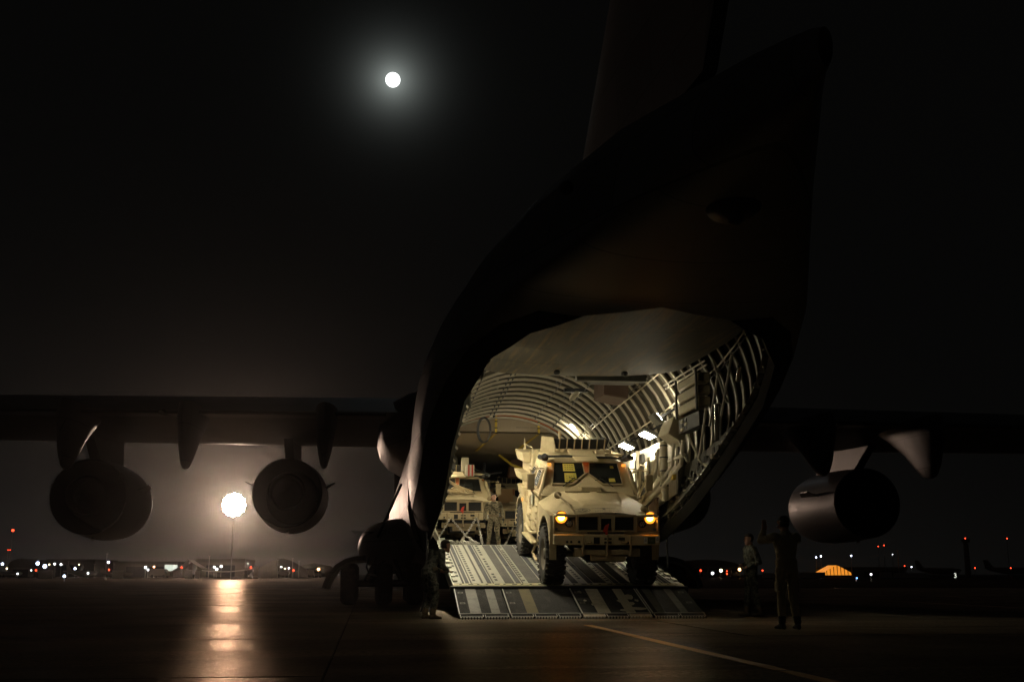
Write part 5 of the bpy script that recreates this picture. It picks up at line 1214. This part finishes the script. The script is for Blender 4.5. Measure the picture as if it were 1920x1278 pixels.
barrier(475, 484, 215, 2.2, 'narrow tall pale block below the dark mound')
barrier(1287, 1310, 225, 1.6, 'pale pinkish barrier just right of the ramp gear door')
barrier(1430, 1462, 250, 1.1, 'low pale barrier behind the person in profile')
barrier(1498, 1547, 250, 1.25, 'long low pale barrier left of the orange tent')
barrier(1650, 1672, 240, 1.3, 'dim pale barrier right of the orange tent')
barrier(1676, 1742, 250, 1.1, 'long dim barrier far right below a pole')
barrier(1318, 1345, 260, 1.3, 'dim grey barrier beside the white van shape')
# hangars and shelters (wall, roof, door)
def hangar(px0, px1, y, h0, h1, kind, m, lab, lit=None):
    x0, x1 = vx(px0, y), vx(px1, y); c = (x0+x1)/2; w = (x1-x0)/2; D = 30
    t = thing('hangar', lab, 'hangar', (c, y, 0), group='dark hangars along the far side')
    mb = MB(); mb.bb(-w, w, 0, D, 0, h0); part(mb, 'wall', m, t)
    mb = MB()
    if kind == 'arch': rr = [[(w*1.02*math.cos(a), yy, h0+(h1-h0)*math.sin(a)) for a in [math.pi*k/16 for k in range(17)]] for yy in (-.5, D+.5)]; mb.loft(rr)
    elif kind == 'gable': mb.prism([(-w*1.03, -.4, h0), (w*1.03, -.4, h0), (0, -.4, h1)], (0, D+.8, 0))
    else: mb.bb(-w*1.02, w*1.02, -.4, D+.4, h0+.01, h1)
    part(mb, 'roof', m_hilldark, t)
    mb = MB(); mb.bb(-w*.6, w*.6, -.12, -.01, 0, h0*.8); part(mb, 'door', m_dark, t)
    return t
hangar(14, 62, 330, 2.6, 5.0, 'arch', m_hull, 'dark rounded shelter at the far left edge behind lamps')
hangar(86, 176, 340, 4.2, 5.0, 'flat', m_hull, 'long flat dark hangar behind two white lamps at left')
hangar(212, 330, 340, 3.6, 4.4, 'flat', m_hull, 'long low dark hangar left of the lit white wall')
hangar(368, 458, 345, 4.2, 5.2, 'flat', m_hull, 'flat roofed hangar under the great floodlight glow')
hangar(556, 622, 340, 3.0, 4.1, 'gable', m_hull, 'low gabled hangar with a lit ridge behind the red lamp')
hangar(1262, 1385, 345, 3.2, 5.2, 'arch', m_hull, 'broad dark arched shelter right of the ramp')
hangar(1600, 1700, 350, 2.2, 3.0, 'flat', m_hull, 'low dark building right of the orange tent')
mb = MB(); rings = []
for k in range(9):
    t_ = k/8; r_ = 8.2*(1-t_)**.75+.25; rings.append([(vx(528, 330)+r_*1.15*math.cos(a), 330+r_*math.sin(a)+random.uniform(-.2, .2), 5.3*t_**.9-.05) for a in [2*math.pi*q/24 for q in range(24)]])
mb.loft(rings); hill = part(mb, 'hill', m_hilldark, None, smooth=60); tag(hill, kind='structure')
# lit shelter tent (light cloth roof in the floodlight) and orange lit tent
x0, x1 = vx(322, 300), vx(392, 300); c = vx(352, 300)
t = thing('shade_tent', 'pale swooping tent roof lit by the floodlight on the left horizon', 'tent', (c, 300, 0))
mb = MB(); rr = []
for yy in (0, 9): rr.append([(x0-c, yy, 1.6), ((x0-c)*.5, yy, 2.6), (0, yy, 4.4), ((x1-c)*.25, yy, 3.5), ((x1-c)*.6, yy, 2.3), (x1-c, yy, 1.7), (x1-c+2, yy, 1.4)])
mb.loft(rr, closed=False, cap=False); mb.loft([[(p[0], p[1], p[2]+.12) for p in r_] for r_ in rr], closed=False, cap=False); part(mb, 'tent_roof', m_barrier, t)
for q in (x0-c, 0, x1-c+1.5):
    mb = MB(); mb.cyl((q, .1, 0), (q, .1, 1.6 if q else 4.3), .08, n=6); part(mb, 'tent_pole', m_steel, t)
mb = MB(); mb.tube([(vx(378, 290)+k*1.3, 290, 1.75-.55*math.sin(math.pi*k/10)+.05*k) for k in range(11)], .14, 6); solo(mb, 'hose_boom', m_barrier, 'thin pale curved line swooping right of the lit tent', 'boom', (vx(405, 290), 290, 0))
mb = MB(); mb.bb(vx(308, 320), vx(323, 320), 320, 328, 1.7, 3.3); mb.cur = 1; mb.bb(vx(307, 320), vx(324, 320), 320.2, 328.2, 0, 1.7); solo(mb, 'lit_building', [m_litwall, m_hull], 'small building with a glowing white wall at left', 'building', (vx(315, 320), 324, 0))
y = 290; x0, x1 = vx(1544, y), vx(1597, y); c = (x0+x1)/2; w = (x1-x0)/2
t = thing('orange_tent', 'tent glowing orange from within on the right horizon', 'tent', (c, y, 0))
for k in range(8):
    a, b_ = -1+k/4+.02, -1+(k+1)/4-.02
    zt = lambda q: 1.15+2.0*(1-abs(q))**.9
    mb = MB(); mb.hexa([(a*w, 0, .55), (b_*w, 0, .55), (b_*w, 6, .55), (a*w, 6, .55)], [(a*w, .3, zt(a)), (b_*w, .3, zt(b_)), (b_*w, 6, zt(b_)), (a*w, 6, zt(a))]); part(mb, 'tent_panel', m_tent, t)
mb = MB()
for k in range(9): q = -1+k/4; mb.bb(q*w-.04, q*w+.04, -.05, .3, .5, 1.15+2.0*(1-abs(q))**.9)
mb.bb(-w, w, -.03, 6.2, 0, .55); part(mb, 'tent_frame', m_rust, t)
# the great floodlight on its mast, left of the inner engine
FY = 205.; FX = vx(432, FY); FZm = .9+FY*.0583
t = thing('floodlight_mast', 'tall mast with a blinding floodlight glowing between the two left engines', 'floodlight', (FX, FY, 0))
mb = MB(); mb.cyl((0, .6, 0), (0, .6, FZm+1.2), .09, .07); part(mb, 'mast', m_steel, t)
mb = MB(); mb.bb(-1.9, 1.9, .5, .62, FZm-1.1, FZm-1.0); mb.bb(-1.9, 1.9, .5, .62, FZm+1.0, FZm+1.1); part(mb, 'cross_arm', m_steel, t)
aim = Vector((0.06, -1, -.05)).normalized()
spots = [(0, 0)]+[(.84*math.cos(math.pi*k/3), .84*math.sin(math.pi*k/3)) for k in range(6)]+[(1.66*math.cos(math.pi*k/6), 1.66*math.sin(math.pi*k/6)) for k in range(12)]
for (a, b) in spots:
    p = Vector((a, 0, FZm+b)); mb = MB(); mb.revolve([(.41, .02), (.43, .0), (.41, .25), (.2, .5), (.01, .54)], p, -aim, 14); h = part(mb, 'lamp_housing', m_dark, t)
    mb = MB(); mb.revolve([(.01, -.015), (.405, -.015), (.405, .015), (.01, .015)], p, -aim, 14); part(mb, 'lamp_glass', m_flood, h)
# poles with lamps, red obstruction lights, taxiway lights
def lamp(px, py, y, r, m, pole, lab, cat, group, name, k=1):
    x, z = vx(px, y), vz(py, y); r *= .66
    t = thing(name, lab, cat, (x, y, 0), group=group)
    mb = MB(); mb.cyl((0, .15, 0), (0, .15, max(.15, z)), .09, .06, n=6)
    if pole: part(mb, 'pole', m_steel, t)
    mb = MB(); mb.bb(-r*1.1, r*1.1, .02, .25, z-r*1.1, z+r*1.3); hd = part(mb, 'lamp_head', m_dark, t)
    mb = MB(); mb.ell((0, -.02, z), (r, .12, r), 10, 7); part(mb, 'lamp_glass', m, hd)
WG = 'white apron lamps'; RG = 'red obstruction lights'; TG = 'taxiway edge lights'
for (px, py, y, r, m, lab) in (
    (3, 1058, 300, .45, m_lb, 'bluish white apron lamp cut by the left picture edge'), (12, 1066, 280, .3, m_ly, 'small yellowish lamp beside the edge lamp at far left'),
    (69, 1057, 300, .62, m_lb, 'bright bluish lamp, upper left of the brightest pair'), (83, 1062, 290, .68, m_lb, 'brightest bluish lamp standing over the leftmost barrier'), (91, 1059, 310, .28, m_ly, 'yellow lamp touching the brightest bluish lamp'),
    (101, 1058, 320, .38, m_lw, 'white lamp, left one of the pair on the long hangar'), (113, 1059, 320, .38, m_lw, 'white lamp, right one of the pair on the long hangar'), (147, 1059, 320, .25, m_ly, 'single yellow lamp near the right end of the long hangar'),
    (140, 1066, 290, .40, m_lb, 'bluish lamp low in front of the long hangar'), (202, 1055, 310, .42, m_lb, 'bluish lamp on a tall lit pole left of two red lamps'),
    (272, 1064, 280, .38, m_lw, 'white lamp, upper of a loose group left of the tent'), (288, 1063, 285, .35, m_lwarm, 'warm lamp right of the loose white group'), (277, 1068, 270, .3, m_lw, 'low lamp in the loose group left of the tent'),
    (401, 1063, 300, .34, m_lw, 'left one of three white lamps under the floodlight'), (414, 1062, 300, .42, m_lw, 'right one of three white lamps under the floodlight'), (406, 1067, 285, .40, m_lw, 'lowest of three white lamps under the floodlight'),
    (464, 1057, 320, .42, m_litwall, 'greenish white lamp at the corner of the flat roofed hangar'), (527, 1063, 290, .26, m_lw, 'left lamp at the foot of the dark mound'), (534, 1066, 285, .26, m_ly, 'middle lamp at the foot of the dark mound'), (541, 1065, 290, .26, m_lw, 'right lamp at the foot of the dark mound'),
    (597, 1067, 270, .5, m_lwarm, 'orange warm lamp with red haze by the gear door'),
    (1532, 1044, 300, .30, m_lb, 'left one of two white lamps over the orange tent'), (1541, 1042, 300, .32, m_lb, 'right one of two white lamps over the orange tent'), (1598, 1041, 300, .32, m_lb, 'lone white lamp upper right of the orange tent'), (1676, 1038, 330, .18, m_lw, 'faint small lamp high on a thin pole at right'),
    (1352, 1069, 250, .55, m_ly, 'yellowish lamp of a vehicle right of the pale barrier'), (1336, 1074, 240, .42, m_lw, 'flat white lamp low beside the vehicle lamp'), (1387, 1067, 260, .55, m_lwarm, 'warm orange lamp close left of the person in profile'), (1710, 1062, 260, .22, m_lw, 'thin white light streak on a post at right')):
    lamp(px, py, y, r, m, True, lab, 'lamp', WG, 'apron_lamp')
for (px, py, y, r, lab) in (
    (17, 1000, 330, .55, 'largest red light high at the far left edge'), (11, 1034, 330, .2, 'left one of a tiny red pair at far left'), (15, 1034, 330, .2, 'right one of a tiny red pair at far left'), (67, 1069, 290, .34, 'red light left of the leftmost barrier'),
    (194, 1069, 290, .34, 'left one of two red lights left of centre engine'), (204, 1068, 290, .3, 'right one of two red lights by a pale barrier'), (340, 1064, 290, .34, 'red light at the left eave of the lit tent'), (470, 1064, 290, .36, 'red light right of the flat roofed hangar'),
    (550, 1069, 280, .36, 'red light at the right foot of the dark mound'), (1314, 1069, 270, .38, 'red light over the pale pinkish barrier'), (1363, 1070, 255, .22, 'upper small red light beside the vehicle lamp'), (1363, 1075, 250, .25, 'lower small red light beside the vehicle lamp'), (1430, 1069, 270, .30, 'red light between the two standing people'),
    (1650, 1023, 330, .26, 'left one of a red pair right of the engine'), (1661, 1021, 330, .28, 'right one of a red pair right of the engine'), (1697, 1060, 300, .24, 'red light near a dim parked aircraft at right'), (1815, 1007, 330, .30, 'red light topping a dim tower at right'), (1894, 1007, 330, .30, 'red light high near the right picture edge'),
    (1829, 1064, 300, .26, 'left one of two low red lights at far right'), (1896, 1064, 300, .26, 'right one of two low red lights at far right')):
    lamp(px, py, y, r, m_lr, True, lab, 'red light', RG, 'obstruction_light')
for (px, py, y, r, m, lab) in ((121, 1079, 160, .26, m_lb, 'blue white taxiway light on the ground at left'), (1606, 1083, 140, .14, m_lblue, 'small blue taxiway light below the orange tent'), (1633, 1076, 190, .24, m_lw, 'white taxiway light right of the orange tent'), (58, 1069, 260, .2, m_lw, 'small white ground light left of the red light'), (33, 1075, 250, .24, m_lw, 'low white ground light at far left'), (165, 1074, 240, .26, m_lw, 'low white ground light left of two red lights'), (228, 1077, 230, .16, m_lw, 'tiny ground light at the foot of a barrier'), (1336, 1076, 230, .1, m_lw, 'tiny ground light beside the vehicle lamp')):
    lamp(px, py, y, r, m, True, lab, 'ground light', TG, 'taxiway_light')
# lit number board and its small post
y = 190.; x = vx(1791, y)
t = thing('number_board', 'small lit board with the figure 3 standing on the dark grass at right', 'sign', (x, y, 0))
mb = MB(); mb.bb(-.55, .55, .05, .12, .05, 1.25); mb.bb(-.05, .05, .06, .1, -.02, .1); part(mb, 'board', m_dark, t)
fc_ = bpy.data.curves.new('figure', 'FONT'); fc_.body = '3'; fc_.size = 1.15; fc_.align_x = 'CENTER'; fc_.extrude = .01
fo = bpy.data.objects.new('tmpfig', fc_); COL.objects.link(fo); me = bpy.data.meshes.new_from_object(fo.evaluated_get(bpy.context.evaluated_depsgraph_get())); bpy.data.objects.remove(fo)
me.materials.clear(); me.materials.append(m_sign); f_ = link('figure_three', me, t); f_.location = (0, .02, .22); f_.rotation_euler = (R(90), 0, 0)
# parked aircraft far off: body, wing, fin
def far_plane(px, y, s, rz, m, lab):
    t = thing('parked_aircraft', lab, 'aircraft', (vx(px, y), y, 0), (0, 0, rz), 'aircraft parked on the far apron'); t.scale = (s,)*3
    mb = MB(); mb.tube([(0, -7, 1.9), (0, -6, 1.7), (0, -3, 1.6), (0, 3, 1.65), (0, 7, 2.1), (0, 8.5, 2.4)], [.1, .6, .95, .95, .5, .1], 12); part(mb, 'body', m, t)
    mb = MB(); mb.hexa([(-7.5, 1.6, 2.3), (7.5, 1.6, 2.3), (7.5, 2.6, 2.3), (-7.5, 2.6, 2.3)], [(-7.5, 1.7, 2.45), (7.5, 1.7, 2.45), (7.5, 2.5, 2.45), (-7.5, 2.5, 2.45)]); part(mb, 'wing', m, t)
    mb = MB(); mb.hexa([(-.08, 5.6, 2.2), (.08, 5.6, 2.2), (.08, 8.3, 2.3), (-.08, 8.3, 2.3)], [(-.05, 7.6, 4.6), (.05, 7.6, 4.6), (.05, 8.8, 4.6), (-.05, 8.8, 4.6)]); part(mb, 'fin', m, t)
    mb = MB()
    for q in ((0, -5), (-1.6, 1.5), (1.6, 1.5)): mb.cyl((q[0], q[1], 0), (q[0], q[1], 1.4), .14, n=8)
    part(mb, 'landing_gear', m_dark, t)
far_plane(18, 270, .55, R(60), m_barrier, 'pale small aircraft tail on at the far left edge')
far_plane(157, 270, .62, R(150), m_barrier, 'pale aircraft with upright fin in front of the long hangar')
far_plane(222, 265, .5, R(75), m_hull, 'dim small aircraft by the barrier under two red lights')
far_plane(532, 280, .62, R(20), m_hull, 'dark twin aircraft silhouette at the foot of the mound')
far_plane(1765, 330, 1.05, R(100), m_hull, 'dim grey aircraft with long wing on the right horizon')
far_plane(1905, 330, 1.1, R(80), m_hull, 'dim aircraft cut by the right picture edge')
mb = MB(); x = vx(1817, 330); mb.cyl((x, 330.5, 0), (x, 330.5, 10.8), .9, .7, n=10); mb.cyl((x, 330.5, 10.3), (x, 330.5, 11.3), 1.2, 1.3, n=10); solo(mb, 'control_tower', m_hull, 'dim slender tower under a red light at right', 'tower', (x, 330.5, 0))
for (px, y, h, lab) in ((127, 300, 4.0, 'thin pale post in front of the long hangar'), (176, 300, 3.2, 'short slanted post at the right end of the long hangar'), (198, 310, 6.0, 'lit pale pole beside a bluish lamp'), (391, 290, 5.2, 'thin pole left of three white lamps'), (520, 290, 4.2, 'left thin post before the dark mound'), (548, 285, 4.6, 'right thin post before the dark mound'), (560, 290, 4.0, 'thin post right of the dark mound'), (1686, 300, 7.2, 'thin dark pole above the long dim barrier')):
    x = vx(px, y); mb = MB(); mb.cyl((x, y, 0), (x, y, h), .12, .08, n=6); mb.bb(x-.3, x+.3, y-.1, y+.1, h, h+.1); solo(mb, 'thin_post', m_barrier, lab, 'post', (x, y, 0), 'posts on the far side')
# vehicles among the far lamps
for (px, y, rz, lab) in ((1372, 262, .2, 'dark van shape beside the person in profile'), (1345, 258, 1.5, 'pale van behind the low barrier right of the ramp'), (300, 275, 1.2, 'dark truck shape left of the lit tent'), (590, 275, .4, 'dark truck beside the orange warm lamp')):
    t = thing('parked_van', lab, 'van', (vx(px, y), y, 0), (0, 0, rz), 'vehicles among the far lamps')
    mb = MB(); mb.hexa([(-.95, -2.3, .4), (.95, -2.3, .4), (.95, 2.3, .4), (-.95, 2.3, .4)], [(-.85, -1.3, 2.0), (.85, -1.3, 2.0), (.85, 2.2, 2.0), (-.85, 2.2, 2.0)]); part(mb, 'body', m_hull, t, bevel=.1)
    for q in ((-.85, -1.5), (.85, -1.5), (-.85, 1.5), (.85, 1.5)):
        mb = MB(); mb.cyl((q[0]-.1, q[1], .36), (q[0]+.1, q[1], .36), .36); part(mb, 'wheel', m_tyre, t)
    mb = MB(); mb.hexa([(-.8, -2.05, 1.1), (.8, -2.05, 1.1), (.8, -1.95, 1.1), (-.8, -1.95, 1.1)], [(-.75, -1.45, 1.85), (.75, -1.45, 1.85), (.75, -1.35, 1.85), (-.75, -1.35, 1.85)]); part(mb, 'windscreen', m_glassd, t)
# ================================================================== haze over the airfield
HD = 0.0002
hm = bpy.data.materials.new('haze'); hm.use_nodes = True; t_ = hm.node_tree; t_.nodes.remove(t_.nodes['Principled BSDF'])
pv = t_.nodes.new('ShaderNodeVolumePrincipled'); pv.inputs['Color'].default_value = (.9, .88, .85, 1); pv.inputs['Density'].default_value = HD; pv.inputs['Anisotropy'].default_value = .91
t_.links.new(pv.outputs[0], t_.nodes['Material Output'].inputs['Volume'])
mb = MB(); mb.bb(-G-20, G+20, -220, 1520, -1.03, 19.5)
hz_o = link('haze', mb.mesh('haze', hm, smooth=0)); tag(hz_o, kind='stuff')
